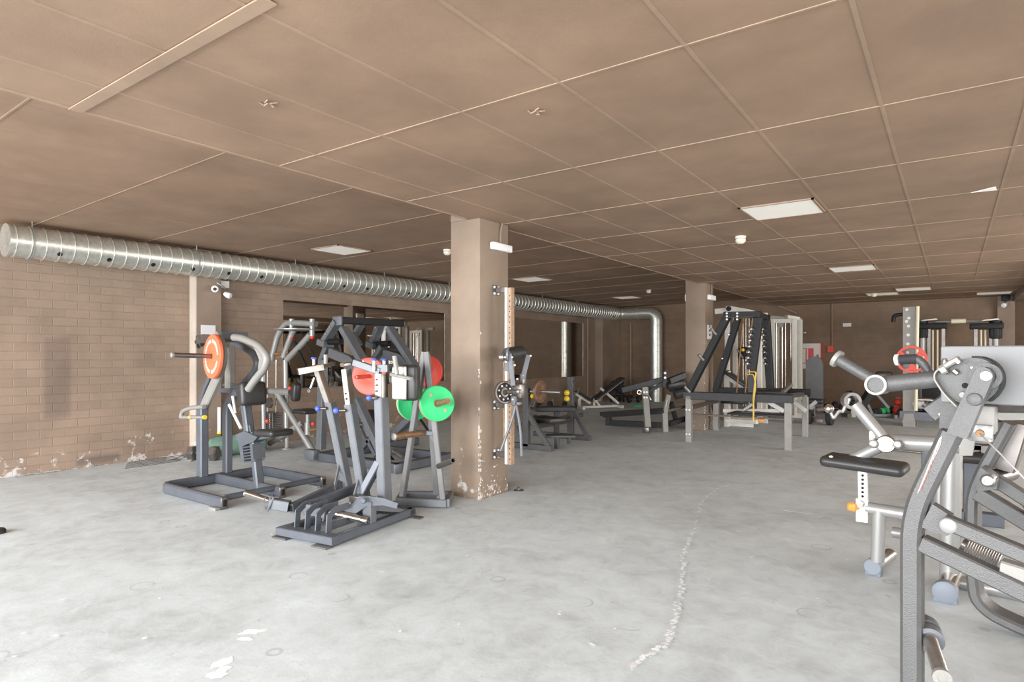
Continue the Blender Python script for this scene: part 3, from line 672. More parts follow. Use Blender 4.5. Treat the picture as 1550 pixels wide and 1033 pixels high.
# lever arms
def lever(front, back, d0, d1, side, foot, top, dp, brk, chr_, inner):
    a, b = D_(*front, d0), D_(*back, d1)
    q = t.p('lever_arm', 'slate', B().bar(a, b, .055, .075, (0, 0, 1), .008))
    t.p('end_opening', 'hole', B().box(a-(b-a).normalized()*.003, (.038, .003, .045), rotm((b-a).cross(V((0, 0, 1))))), q)
    mb = B().bar(D_(*brk[0], d0), D_(*brk[1], d0), .07, .085); t.p('side_bracket', 'grey', mb, q)
    e = D_(*brk[side], d0); c0, c1 = D_(*chr_[0], d0), D_(*chr_[1], d0*.985)
    mb = B().box(e, (.016, .10, .12), rotm((c1-c0).normalized()), .003)
    for yy in (-.035, .035):
        for zz in (-.04, .04): mb.bolt(e+V((0, yy, zz))+(c1-c0).normalized()*.008, c1-c0, .012, .01)
    t.p('bolt_flange', 'grey', mb, q)
    t.p('weight_sleeve', 'chrome', horn(B(), c0, c1, .026), q)
    lo, mid, up_ = D_(*foot, dp), D_(*inner, dp), D_(*top, dp)
    s_ = t.p('lever_post', 'grey', B().bar(lo, mid, .075, .085, bv, .008))
    t.p('post_tube', 'chrome', B().bar(mid-(mid-lo).normalized()*.05, up_, .058, .068, bv, .004), s_)
    gd = (lo-up_).normalized(); t.p('gusset', 'grey', B().prism([lo-gd*.22-bv*.04, lo-bv*.17-gd*.02, lo-bv*.155, lo-gd*.20-bv*.03], bu*.012), s_)
    mb = B()
    for k in (1, 2): mb.lathe(mid-gd*.045*k-bv*.035, -bv, [(0, .008), (.002, .008)], 10)
    t.p('pin_hole', 'hole', mb, s_)
    kb = mid+gd*.05; t.p('locking_knob', 'blue', B().sph(kb-bv*.10-bu*.07, .026), s_); t.p('knob_shaft', 'gunmetal', B().lathe(kb-bv*.085-bu*.05, bu*.7+bv*.5, [(0, .014), (.05, .014)], 12), s_)
    return s_
s1 = lever((440, 770), (517, 733), 5.02, 5.62, 0, (526, 738), (480, 556), 5.62, ((409, 762), (438, 767)), ((405, 758), (369, 746)), (500, 610))
s2 = lever((466, 768), (545, 737), 4.72, 5.35, 1, (553, 762), (524, 559), 5.15, ((464, 770), (495, 776)), ((500, 776), (556, 789)), (530, 612))
# fixed post with chest pad
P = lambda x, y: D_(x, y, 5.12)
q = t.p('fixed_post', 'grey', B().bar(P(583, 776), P(577, 602), .085, .10, bv, .008)); t.p('post_tube', 'chrome', B().bar(P(577.5, 610), P(577, 566), .07, .085, bv, .004), q)
for y in (575, 583, 592): t.p('pin_hole', 'hole', B().lathe(P(574.5, y)-bv*.043, -bv, [(0, .008), (.002, .008)], 10), q)
t.p('locking_knob', 'blue', B().sph(P(566, 602)-bv*.06, .024), q); t.p('knob_shaft', 'gunmetal', B().lathe(P(568, 602)-bv*.05, bu, [(0, .014), (.05, .014)], 12), q)
t.p('post_brace', 'slate', B().bar(P(574, 700), P(546, 752), .06, .07, bv))
t.p('post_brace', 'slate', B().bar(P(600, 775), P(586, 768), .06, .07, bv))
# handles on top
t.p('top_block', 'grey', B().bar(D_(577, 558, 5.1), D_(590, 556, 5.25), .11, .06)); t.p('top_block', 'chrome', B().bar(D_(451, 563, 5.5), D_(489, 556, 5.62), .05, .06, ch=.004))
t.p('cross_handle', 'chrome', B().bar(D_(483, 556, 5.6), D_(505, 551, 5.8), .04, .035)); t.p('cross_handle', 'chrome', B().bar(D_(518, 553, 5.15), D_(547, 548, 5.3), .06, .03)); t.p('cross_handle', 'grey', B().bar(D_(536, 549, 5.2), D_(576, 563, 5.12), .045, .06))
for x, y0, y1, d in ((475, 541, 553, 5.6), (566, 543, 562, 5.1), (581, 543, 556, 5.15)):
    q = t.p('selector_pin', 'steel', B().tube([D_(x, y1, d), D_(x, y0+1, d)], .016, 12)); t.p('pin_cap', 'blue', B().lathe(D_(x, y0+2, d), (0, 0, 1), [(-.008, .022), (.002, .026), (.010, .022)], 14), q)
t.p('hand_grip', 'pale', B().tube([D_(493, 551, 5.65), D_(493, 537, 5.65)], .02, 12)); t.p('hand_grip', 'pale', B().tube([D_(601, 567, 5.0), D_(597, 539, 5.0)], .020, 12))
t.p('hand_grip', 'pale', B().tube([D_(592, 567, 5.08), D_(623, 574, 4.9)], .016, 12)); t.p('hinge_hook', 'steel', B().ring(D_(468, 592, 5.6), (0, -1, 0), [(-.006, .008), (-.006, .016), (.006, .016), (.006, .008)], 16).bar(D_(470, 588, 5.6), D_(476, 572, 5.6), .02, .02))
pc = D_(605, 580, 5.12); R_p = rotm((.93, .37, 0)); q = t.p('chest_pad', 'vinyl', B().box(pc+V((.03, .09, 0)), (.16, .11, .30), R_p, .03, 3)); t.p('pad_plate', 'steel', B().box(pc, (.13, .03, .28), R_p, .012, 2), q)
t.p('pad_label', 'label', B().box(pc+R_p @ V((-.035, -.0175, 0)), (.045, .003, .25), R_p), q)

# ================================================================== C: A-frame plate tree with green plates
t = T('plate_rack', 'grey A-frame plate rack holding two green plates, left of the near column', 'plate rack', (-3.85, 4.1))
c00, c10, c11, c01 = Z_(603, 767), Z_(676, 770), Z_(683, 757), Z_(609, 757)
for z_ in (.045,):
    pts = [V((p.x, p.y, z_)) for p in (c00, c10, c11, c01)]
    mb = B()
    for i in range(4):
        mb.bar(pts[i], pts[(i+1) % 4], .05, .07)
t.p('base_frame', 'grey', mb)
fr, bk = 5.42, 5.62
mb = B().bar(D_(608, 760, 5.60), D_(643, 533, 5.50), .055, .05); t.p('rail', 'midgrey', mb, label='left leaning upright')
t.p('rail', 'midgrey', B().bar(D_(671, 764, 5.48), D_(645, 533, 5.48), .055, .05)); t.p('rail', 'midgrey', B().bar(D_(661, 748, 5.66), D_(646, 536, 5.54), .05, .05))
t.p('crossbar', 'grey', B().bar(D_(622, 655, 5.55), D_(657, 656, 5.55), .05, .045).prism([D_(x, y, 5.53) for x, y in [(651, 659), (658, 659), (659, 676), (656, 668)]], (.01, .01, 0)))
t.p('foot_gusset', 'grey', B().prism([D_(x, y, 5.5) for x, y in [(656, 761), (667, 748), (669, 764)]], (.012, .008, 0)))
q = t.p('storage_peg', 'rust', horn(B(), D_(640, 656, 5.5), D_(597, 661, 5.15), .026)); t.p('peg_tip', 'pale', B().lathe(D_(599, 661, 5.18), D_(597, 661, 5.15)-D_(640, 656, 5.5), [(0, .03), (.03, .03), (.035, .02)], 14), q)
t.p('storage_peg', 'gunmetal', B().ring(D_(664, 706, 5.45), D_(687, 697, 5.15)-D_(664, 706, 5.45), [(0, .017), (0, .025), (.34, .025), (.34, .017)], 18))
gc = D_(662, 611, 5.30); gd = (D_(679, 607, 5.02)-gc).normalized()
t.p('storage_peg', 'rust', B().lathe(gc-gd*.14, gd, [(0, .024), (.43, .024)], 16).ring(gc+gd*.27, gd, [(0, .015), (0, .0245), (.03, .0245), (.03, .015)], 16))
t.p('peg_collar', 'rust', B().ring(gc+gd*.012, gd, [(0, .0255), (0, .036), (.02, .034), (.02, .0255)], 16))
g2 = D_(628, 611, 5.66); g2d = V((-.55, -.83, 0)).normalized() if False else V((-gd.x, -gd.y, 0))
t.p('storage_peg', 'rust', B().lathe(g2+V((gd.x, gd.y, 0))*.06-V((0, 0, .0)), V((gd.x, gd.y, 0)), [(-.22, .024), (.10, .024)], 16))
disc('weight_plate', 'green', gc+gd*.008, gd, .152, .045, 'bright green weight plate on the near side of the A-frame rack, peg showing', 'green weight plates', edge='greencore')
disc('weight_plate', 'green', g2, V((gd.x, gd.y, 0)), .158, .045, 'green weight plate partly hidden behind the A-frame rack leg', 'green weight plates', edge='cream')

# ================================================================== D: silver selectorised shoulder machine
t = T('cable_press_machine', 'silver pin-stack machine with swing arms in front of the mirror', 'gym machine', (-7.6, 5.4))
PD = Pl((-7.9, 5.25), 5)
P = lambda x, y, o=0.0: PD(x, y, o)
q = t.p('column_tube', 'silver', B().tube([P(434, 678, .1), P(432, 545, .1)], .035, 14)); t.p('foot_plate', 'silver', B().lathe(P(434, 678, .1), (0, 0, 1), [(-.02, .08), (.0, .08)], 18), q)
t.p('column_tube', 'silver', B().tube([P(400, 682, -.1), P(398, 560, -.1)], .035, 14))
t.p('leg_tube', 'silver', B().tube([P(419, 594), P(476, 687)], .045, 14)); t.p('foot_plate', 'silver', B().lathe(V((*P(477, 688).xy, .012)), (0, 0, 1), [(-.01, .09), (.01, .09)], 18))
t.p('leg_tube', 'silver', B().tube([P(408, 672), P(458, 640)], .04, 14)); t.p('crossbeam', 'silver', B().tube([P(392, 592), P(440, 594)], .05, 14))
for pts in ([(411, 545), (421, 505), (433, 490)], [(429, 541), (442, 505), (447, 497)], [(434, 545), (460, 518), (470, 506)], [(433, 490), (444, 489), (478, 491)]):
    t.p('swing_arm', 'silver', B().tube([P(*p_) for p_ in pts], .042 if len(pts) == 3 else .036, 14, .15))
for x in (441.5, 472.5):
    q = t.p('pivot_post', 'silver', B().tube([P(x, 509), P(x, 483)], .038, 14)); t.p('pivot_cap', 'red', B().lathe(P(x, 511), (0, 0, -1), [(-.03, .028), (.0, .034), (.02, .02)], 14), q)
t.p('cable_wheel', 'silver', B().lathe(P(451, 500), (0, 0, 1), [(-.012, .15), (0, .33), (.012, .33), (.02, .1)], 30))
t.p('link_bar', 'black', B().bar(P(446, 518), P(463, 555), .03, .04)); t.p('link_bar', 'black', B().bar(P(455, 500), P(476, 540), .015, .015))
for x in (405, 418): t.p('guide_rod', 'chrome', B().tube([P(x, 545), P(x, 625)], .010, 8))
mb = B()
for k in range(11): mb.box(P(411, 625+k*2.6), (.30, .16, .021), None, .003, 1)
t.p('weight_stack', 'gunmetal', mb); t.p('selector_pin', 'red', B().sph(P(413, 637)+V((0, -.09, 0)), .03))
t.p('stack_scale', 'label', B().box(P(416, 637)+V((0, -.083, 0)), (.02, .003, .24))); t.p('pulley', 'gunmetal', B().lathe(P(409, 610, -.12), (0, -1, 0), [(0, .075), (.03, .075)], 22))
t.p('back_pad', 'vinyl', B().box(P(448, 594), (.11, .12, .26), rotm((1, 0, -.12)), .04, 3)); t.p('pad_knob', 'red', B().sph(P(439, 588), .03))
t.p('seat', 'vinyl', B().box(P(464, 623), (.30, .28, .06), None, .028, 3)); q = t.p('seat_post', 'silver', B().tube([P(466, 658), P(466, 640)], .045, 14).tube([P(466, 642), P(466, 627)], .03, 14)); t.p('seat_knob', 'red', B().sph(P(474, 642), .028), q)
t.p('foot_bar', 'rust', B().tube([P(469, 652), P(488, 648)], .018, 10)); t.p('hand_bar', 'rust', B().tube([P(414, 537), P(438, 533)], .028, 10))

# ================================================================== E: large iso-lateral press with two coral plates
t = T('leverage_press_machine', 'large grey plate-loaded press with angled arms in front of the mirror', 'gym machine', (-6.0, 5.8))
YN, YFR = 5.05, 6.55
t.p('base_frame', 'slate', B().bar((-6.62, 5.0, .06), (-5.15, 5.0, .06), .09, .10).bar((-5.2, 4.96, .06), (-5.2, 6.75, .06), .09, .10).bar((-6.57, 5.05, .06), (-6.57, 6.75, .06), .09, .10).bar((-6.55, 5.9, .06), (-5.25, 5.9, .06), .09, .10))
t.p('end_cap', 'grey', B().box((-5.14, 4.97, .06), (.03, .11, .105), bev=.006)); t.p('foot_block', 'grey', B().box(Y_(472, 688, 4.93), (.20, .1, .12), bev=.006))
tb = Y_(513, 485, YN); te = X_(607, 491, tb.x); te.z = tb.z
t.p('top_beam', 'black', B().bar(tb, te, .14, .085)); t.p('beam_end', 'grey', B().box(tb+V((0, -.02, -.01)), (.16, .03, .11), bev=.005))
for Y, off, nm in ((YN, 0, 'near'), ((YN+YFR)/2+.0, 0, 'mid')):
    P = lambda x, y: Y_(x, y, Y)
    if nm == 'near': a1, a2, b1, b2, c1, c2, d_ = (511, 487), (491, 519), (520, 497), (553, 553), (497, 525), (488, 548), [(500, 534), (530, 546), (541, 562)]
    else: a1, a2, b1, b2, c1, c2, d_ = (577, 488), (564, 522), (590, 497), (631, 560), (580, 525), (566, 546), [(582, 536), (606, 543), (618, 560)]
    q = t.p('hanger_arm', 'grey', B().bar(P(*a1), P(*a2), .07, .12, (0, 1, 0))); mb = B()
    for f in (.25, .6): mb.bolt(P(*a1).lerp(P(*a2), f)+V((0, -.065, 0)), (0, -1, 0), .016, .012)
    t.p('bolt_head', 'steel', mb, q); t.p('pivot_block', 'grey', B().bar(P(a2[0]-4, a2[1]-1), P(a2[0]+7, a2[1]+3), .16, .08), q)
    t.p('press_arm', 'grey', B().bar(P(*b1), P(*b2), .07, .13, (0, 1, 0)))
    t.p('link_arm', 'grey', B().bar(P(*c1), P(*c2), .07, .11, (0, 1, 0))); t.p('bent_arm', 'grey', B().rtube([P(*k) for k in d_], .07, .12, (0, 1, 0), .05))
    t.p('handle_bar', 'black', B().tube([P(a2[0]+8, a2[1]-1), P(a2[0]+26, a2[1]-2)], .04, 12))
t.p('rear_upright', 'grey', B().bar(Y_(486, 680, 5.0), Y_(489, 545, 5.0), .09, .10)); t.p('rear_upright', 'slate', B().bar(Y_(566, 560, 5.9), Y_(572, 650, 5.9), .08, .09))
t.p('roller_pad', 'vinyl', B().tube([Y_(594, 530, 5.9), Y_(612, 531, 5.9)], .07, 18)); t.p('inner_arm', 'grey', B().bar(Y_(586, 503, 6.0), Y_(597, 526, 6.0), .05, .06)); t.p('inner_arm', 'grey', B().bar(Y_(534, 505, 5.4), Y_(545, 523, 5.4), .06, .06))
t.p('strut_arm', 'grey', B().bar(Y_(548, 490, 5.5), Y_(538, 507, 5.5), .06, .10, (0, 1, 0))); t.p('spring', 'wplastic', B().tube([Y_(581, 495, 5.9), Y_(580, 520, 5.9)], .03, 10))
q = t.p('seat_frame', 'grey', B().bar(Y_(541, 605, 5.25), Y_(577, 684, 5.25), .08, .11, (0, 1, 0))); t.p('seat_pad', 'vinyl', B().box(Y_(560, 643, 5.5), (.42, .3, .1), rotm((.55, 0, -.8)), .04, 3)); t.p('frame_sleeve', 'gunmetal', B().lathe(Y_(548, 643, 5.2), (-.6, -1, 0), [(0, .035), (.13, .03)], 14), q)
t.p('frame_brace', 'slate', B().bar(Y_(562, 664, 5.25), Y_(544, 685, 5.25), .05, .06, (0, 1, 0)).bar(Y_(556, 665, 5.25), Y_(570, 690, 5.25), .05, .06, (0, 1, 0)).bar(Y_(570, 700, 5.3), Y_(574, 672, 5.3), .06, .07, (0, 1, 0)))
for Y, m_ in ((5.5, 'slate'), (6.2, 'gunmetal')): t.p('back_brace', m_, B().bar(Y_(584, 670, Y), Y_(622, 633, Y), .08, .09, (0, 1, 0)))
t.p('shock_link', 'steel', B().tube([Y_(597, 666, 5.6), Y_(616, 645, 5.6)], .035, 12)); t.p('shock_link', 'steel', B().tube([Y_(596, 683, 5.6), Y_(610, 693, 5.6)], .035, 12)); t.p('rear_stay', 'black', B().bar(Y_(634, 632, 6.2), Y_(650, 655, 6.2), .03, .03).bar(Y_(588, 688, 5.6), Y_(601, 704, 5.6), .03, .03))
t.p('foot_pad', 'vinyl', B().box(Y_(554, 696, 5.2), (.26, .16, .03), None, .012)); t.p('side_column', 'slate', B().bar(Y_(566, 640, 6.1), Y_(566, 690, 5.95), .05, .05))
pn = V((.35, -.94, 0)).normalized()
c1 = D_(558, 570, 7.30); h1 = D_(539, 567, 7.0)
t.p('plate_horn', 'coral', horn(B(), c1-pn*.06, c1+pn*.30, .024), label='red plastic sleeve'); disc('weight_plate', 'coral', c1, pn, .222, .03, 'coral red weight plate in the middle of the left group, behind the raise machine', 'coral weight plates')
c2 = D_(649, 563, 8.8); q2 = V((-.15, .99, 0)).normalized(); t.p('plate_horn', 'steel', B().lathe(c2-q2*.12, q2, [(0, .024), (.12, .024), (.3, .024)], 16)); disc('weight_plate', 'red', c2, -q2, .222, .03, 'orange red weight plate behind the top of the A-frame rack', 'coral weight plates')
t.p('horn_link', 'grey', B().bar(D_(552, 553, 7.45), D_(555, 575, 7.50), .09, .07).bar(D_(629, 561, 8.6), D_(645, 562, 9.15), .08, .09))

# ================================================================== F: rail and lever fixed to the near column
t = T('training_rail', 'tall pale slotted rail bolted to the side of the near column', 'training rail', (-3.42, 5.1))
XR_ = -3.44
a, b = X_(769.5, 436, XR_), X_(769.5, 703, XR_)
t.p('rail_profile', 'white', B().box(((a.x+b.x)/2-.012, a.y, (a.z+b.z)/2), (.03, .045, a.z-b.z)), label='pale face strip')
t.p('rail_side', 'wood', B().box(((a.x+b.x)/2+.024, a.y+.012, (a.z+b.z)/2), (.038, .05, a.z-b.z)))
mb = B()
k = 0; z = b.z+.05
while z < a.z-.05: mb.lathe((a.x+.025, a.y-.014, z), (0, -1, 0), [(0, .006), (.002, .006)], 8); z += .05
t.p('hole_row', 'hole', mb)
for y in (440, 613, 687):
    p = X_(750, y, -3.59); e = V((XR_-.01, a.y, p.z))
    q = t.p('wall_bracket', 'gunmetal', B().box((-3.586, p.y, p.z), (.008, .10, .10), bev=.002).bar((-3.58, p.y+.0, p.z), (e.x, e.y+.0, e.z), .012, .055)); mb = B()
    for yy in (-.03, .03):
        for zz in (-.03, .03): mb.bolt((-3.582, p.y+yy, p.z+zz), (1, 0, 0), .013, .012)
    t.p('anchor_bolt', 'wplastic', mb, q)
t.p('guide_rod', 'rust', B().tube([X_(763, 548, -3.50), X_(763, 672, -3.50)], .009, 8))
t = T('landmine_lever', 'grey lever with black roller pad and two thin legs at the near column rail', 'lever attachment', (-3.3, 5.3))
DL = 5.75; P = lambda x, y, o=0: D_(x, y, DL+o)
t.p('roller_pad', 'vinyl', B().lathe(P(768, 537), P(797, 533, .25)-P(768, 537), [(0, .03), (.005, .066), (.22, .066), (.225, .03)], 22)); q = t.p('roller_end', 'grey', B().ring(P(768, 537, -.02), (.9, .4, 0), [(0, .035), (0, .068), (.02, .068), (.02, .035)], 20))
t.p('side_arm', 'grey', B().bar(P(771, 536, -.03), P(776.5, 584, -.03), .02, .045, RT)); t.p('side_arm', 'grey', B().bar(P(800, 538, .1), P(791, 574, .05), .02, .045, RT))
mb = B()
for x, y in ((775, 541), (779, 553), (783, 574), (803, 539), (776, 605)): mb.bolt(P(x, y, -.06), -FW, .012, .010)
t.p('bolt_head', 'steel', mb); t.p('grip_stub', 'steel', B().lathe(P(757, 541), (1, .3, 0), [(0, .035), (.04, .035), (.045, .022), (.09, .022)], 16)); t.p('carriage', 'grey', B().bar(P(768, 550, .05), P(766, 562, .05), .05, .05))
t.p('pivot_block', 'gunmetal', B().box(P(787, 592, .05), (.10, .10, .14), bev=.015).box(P(792, 575, .08), (.05, .06, .12), bev=.01)); t.p('clevis', 'grey', B().box(P(778, 607), (.05, .05, .09), bev=.01).box(P(785, 611), (.05, .05, .03), bev=.005))
ha, hb = P(762, 594, .1), P(786, 593, -.12); hx = (hb-ha).normalized()
t.p('plate_sleeve', 'steel', horn(B(), ha+hx*-.04, hb, .023))
t.p('leg', 'grey', B().tube([P(781, 612), P(776, 633), P(758, 683)], .013, 10, .05)); t.p('leg', 'grey', B().tube([P(781, 612), P(788, 650), P(789.5, 691)], .013, 10, .1)); 
tp = disc('weight_plate', 'gunmetal', P(762, 594.5, .0)+hx*.03, hx, .107, .03, 'small dark iron plate with a holed face at the near column', None, style='rim')
c_ = P(762, 594.5, .0)+hx*.03; tp.p('dark_recess', 'black', B().ring(c_, hx, [(-.011, .048), (-.011, .086), (-.006, .086), (-.006, .048)], 30)); u, v = perp(hx)
for k in range(8): a_ = k*PI/4+.3; tp.p('boss', 'steel', B().lathe(c_+(u*math.cos(a_)+v*math.sin(a_))*.067, hx, [(-.008, .012), (-.001, .010)], 10))
mb = B(); 

# ================================================================== bench rack behind the column
t = T('bench_press_rack', 'grey bench press rack with yellow hook knobs behind the near column', 'bench rack', (-5.0, 8.0))
XA = -5.0
def up(x, yb, yt): a_ = X_(x, yb, XA); b_ = X_(x, yt, XA); return V((XA, a_.y, .04)), V((XA, a_.y, b_.z))
for (x, yb, yt, fx, fy, kn) in ((797, 672, 588, 838, 682, 0), (864, 655, 571, 893, 667, 1)):
    a_, b_ = up(x, yb, yt); q = t.p('upright', 'dkgrey', B().bar(a_, b_, .07, .10, (1, 0, 0)))
    ft = Z_(fx-6, fy-2, .03); t.p('side_foot', 'dkgrey', B().bar(V((ft.x+.05, a_.y, .04)), V((XA-.7, a_.y, .04)), .07, .08)); t.p('diagonal_brace', 'dkgrey', B().bar(V((XA+.03, a_.y, .50)), V((ft.x, a_.y, .06)), .05, .07))
    if kn:
        for y in (595, 604): t.p('hook_knob', 'yellow', B().sph(X_(858, y, XA+.1), .045), q)
    else: t.p('hook_knob', 'yellow', B().sph(X_(806, 600, XA+.1), .035), q)
    mb = B().rtube([b_+V((.04, 0, -.25)), b_+V((.13, 0, -.25)), b_+V((.16, 0, -.17))], .03, .02, (0, 1, 0)); t.p('bar_hook', 'gunmetal', mb, q)
    q2 = t.p('hanging_peg', 'gunmetal', B().tube([b_+V((-.02, 0, -.04)), b_+V((.06, 0, -.08))], .02, 8), q)
t.p('rear_beam', 'gunmetal', B().bar((XA-.05, 7.55, .35), (XA-.05, 9.1, .35), .05, .07)); t.p('seat_rail', 'charcoal', B().bar((-5.0, 8.35, .42), (-3.95, 8.35, .42), .07, .07)) if False else None
bc = X_(838, 625, XA)
t.p('bench_pad', 'charcoal', B().box(D_(840, 619, 9.3), (.60, .30, .07), rotm(RT), .02, 2)); t.p('bench_pad', 'vinyl', B().box(D_(828, 635, 9.2), (.55, .30, .07), rotm((1, -.4, 0)), .02, 2))
t.p('bench_post', 'charcoal', B().bar(D_(843, 623, 9.3), D_(842, 662, 9.3), .08, .08)); t.p('bench_beam', 'vinyl', B().bar(D_(812, 645, 9.0), D_(862, 636, 9.6), .06, .08)); t.p('step_plate', 'dkgrey', B().box(D_(848, 660, 8.95), (.42, .22, .03), rotm(RT), .006)); t.p('step_leg', 'dkgrey', B().bar(D_(843, 662, 8.9), D_(843, 679, 8.9), .06, .06).bar(D_(861, 660, 9.2), D_(861, 672, 9.2), .05, .05)); mb = B()
t.p('cross_beam', 'gunmetal', B().bar(D_(785, 650, 9.6), D_(812, 632, 9.4), .08, .10))
hz_ = D_(806, 594, 8.9); hx = V((1, .05, 0)).normalized(); pc = D_(814, 593, 8.8)
t.p('plate_sleeve', 'steel', horn(B(), pc-hx*.12, pc+hx*.36, .024)); disc('weight_plate', 'brown', pc+hx*.05, hx, .162, .035, 'bronze coloured iron plate on the sleeve of the bench rack', None, style='rim')

# ================================================================== generic adjustable bench
def bench(name, label, seat, back, feet, fm, pm, d, wid=.28, group=None, thick=.06):
    """seat and back are pixel pairs along the pads, feet the floor rail; all on the plane through d"""
    pl = d; L0 = [pl(*feet[0]), pl(*feet[1])]
    t = T(name, label, 'bench', tuple((L0[0]+L0[1])/2*1.0)[:2]); n = pl.n
    for nm, (a, b), th in (('seat_pad', seat, thick), ('back_pad', back, thick)):
        a, b = pl(*a), pl(*b); ax = (b-a); R = Matrix((ax.normalized(), n, ax.normalized().cross(n))).transposed()
        if R.determinant() < 0: R = Matrix((ax.normalized(), -n, ax.normalized().cross(-n))).transposed()
        q = t.p(nm, pm, B().box((a+b)/2, (ax.length, wid, th), R, .028, 3)); dn = V((0, 0, -1))*.06
        t.p('pad_frame', fm, B().bar(a+dn, b+dn, .05, .06), q)
    fl = [V((p.x, p.y, .05)) for p in L0]
    t.p('floor_rail', fm, B().bar(fl[0], fl[1], .06, .06)); 
    for p in fl: t.p('foot', fm, B().bar(p-n*.24+V((0, 0, -.005)), p+n*.24+V((0, 0, -.005)), .06, .07))
    return t, pl, fl
P = Pl(Z_(905, 619), 58)
t, pl, fl = bench('incline_bench', 'white-framed incline bench with dark pad near the back left corner', ((872, 593), (893, 607)), ((899, 605), (942, 572)), ((877, 621), (935, 616)), 'white', 'vinyl', P)
t.p('front_post', 'white', B().bar(pl(877, 618), pl(877, 605), .06, .06).bar(pl(877, 606), pl(881, 598), .06, .06)); t.p('support_strut', 'white', B().bar(pl(909, 588), pl(936, 611), .05, .06)); t.p('support_strut', 'white', B().bar(pl(899, 603), pl(908, 615), .04, .05)); t.p('ladder_post', 'white', B().bar(pl(899, 614), pl(900, 604), .05, .05))

# ================================================================== H: grey row bench beside the far column
t = T('lying_row_bench', 'grey plate-loaded bench with a long sloping beam, left of the far column', 'gym machine', (-4.4, 10.3))
def DD(x, y, d): return D_(x, y, d)
q = t.p('front_leg', 'pale', B().bar(DD(981, 654, 10.65), DD(976, 586, 10.65), .09, .10)); mb = B()
for x, y in ((975, 594), (979, 594), (975, 602), (979, 602)): mb.bolt(DD(x, y, 10.55), -FW, .02, .015)
t.p('bolt_head', 'wplastic', mb, q); t.p('foot_block', 'gunmetal', B().box(DD(979, 651, 10.6), (.12, .12, .10), bev=.01), q)
q = t.p('rear_leg', 'pale', B().bar(DD(1007, 654, 10.78), DD(1006, 625, 10.78), .09, .09).bar(DD(1006, 627, 10.78), DD(1012, 598, 10.78), .08, .08)); t.p('leg_sticker', 'label', B().bar(DD(1007.5, 617, 10.72), DD(1010, 606, 10.72), .03, .01), q)
t.p('sloping_beam', 'charcoal', B().bar(DD(942, 591, 10.9), DD(1008, 574, 10.75), .10, .10)); t.p('sloping_beam', 'charcoal', B().bar(DD(1013, 577, 10.8), DD(1036, 568, 10.9), .10, .10)); t.p('link_plate', 'charcoal', B().bar(DD(980, 594, 10.7), DD(1003, 581, 10.7), .06, .06))
q = t.p('mast', 'charcoal', B().bar(DD(1004, 586, 10.7), DD(1008, 560, 10.7), .10, .06)); mb = B()
for y in (565, 572): mb.bolt(DD(1006.5, y, 10.62), -FW, .022, .015)
t.p('bolt_head', 'wplastic', mb, q)
t.p('long_rail', 'charcoal', B().bar(DD(910, 627, 11.9), DD(1006, 621, 10.8), .08, .08)); t.p('long_rail', 'charcoal', B().bar(DD(913, 630, 11.85), DD(1006, 624, 10.75), .05, .06)); t.p('floor_rail', 'charcoal', B().bar(DD(921, 640, 11.85), DD(1003, 644, 11.2), .07, .10)); t.p('end_post', 'charcoal', B().bar(DD(921, 644, 11.85), DD(921, 630, 11.85), .09, .09).bar(DD(931, 629, 11.8), DD(931, 624, 11.8), .06, .06)); t.p('rear_stay', 'charcoal', B().bar(DD(1013, 642, 11.0), DD(1038, 634, 11.5), .08, .09)); t.p('rear_stay', 'chrome', B().bar(DD(1008, 623, 10.9), DD(1040, 615, 11.4), .05, .05)); t.p('rear_stay', 'charcoal', B().bar(DD(1016, 610, 11.2), DD(1023, 636, 11.3), .06, .08))
t.p('chain_link', 'chrome', B().tube([DD(968, 594, 10.6), DD(974, 598, 10.6), DD(982, 600, 10.6), DD(985, 606, 10.6)], .015, 8)); t.p('chain_ring', 'chrome', B().ring(DD(967.5, 594, 10.6), FW, [(-.01, .025), (-.01, .042), (.01, .042), (.01, .025)], 14))
t.p('side_pad', 'vinyl', B().box(DD(1024, 582, 11.0), (.35, .3, .14), rotm((1, .3, .2)), .05, 3)); t.p('roller', 'vinyl', B().tube([DD(1021, 598, 11.0), DD(1036, 594, 11.0)], .09, 16)); t.p('roller', 'vinyl', B().tube([DD(1016, 590, 11.0), DD(1022, 585, 11.1)], .06, 14))

# dark kit standing by the back wall, left
def dumbbell(p, ax, r, L, m, label, hexa=True, group=None, mh='steel', rise=None):
    ax = V(ax).normalized(); p = V((p.x, p.y, rise if rise is not None else r*.90 if hexa else r)); n = 6 if hexa else 18
    t = T('dumbbell', label, 'dumbbell', (p.x, p.y, 0), group)
    for s_ in (-1, 1): t.p('weight_head', m, B().lathe(p+ax*s_*L*.26, ax*s_, [(0, r*.8), (L*.03, r), (L*.2, r), (L*.24, r*.78)], n))
    t.p('handle', mh, B().tube([p-ax*L*.28, p+ax*L*.28], .016, 10)); return t
dumbbell(Z_(946, 608), (1, .3, 0), .10, .40, 'rubber', 'black dumbbell on the floor behind the white incline bench', False)
dumbbell(Z_(959, 610), (.7, .6, 0), .10, .36, 'rubber', 'black dumbbell on the floor left of the vertical duct', False)
t = T('medicine_ball_rack', 'dark rack with round balls behind the white incline bench', 'rack', tuple(Z_(935, 609))[:2])
for x in (925, 944): t.p('rack_post', 'black', B().bar(V((*Z_(x, 609).xy, 0)), D_(x-1, 585, dep(609)), .05, .05))
for x, y, r in ((930, 583, .13), (938, 578, .13), (940, 590, .14), (928, 596, .14)): t.p('ball', 'rubber', B().sph(D_(x, y, dep(609)), r))
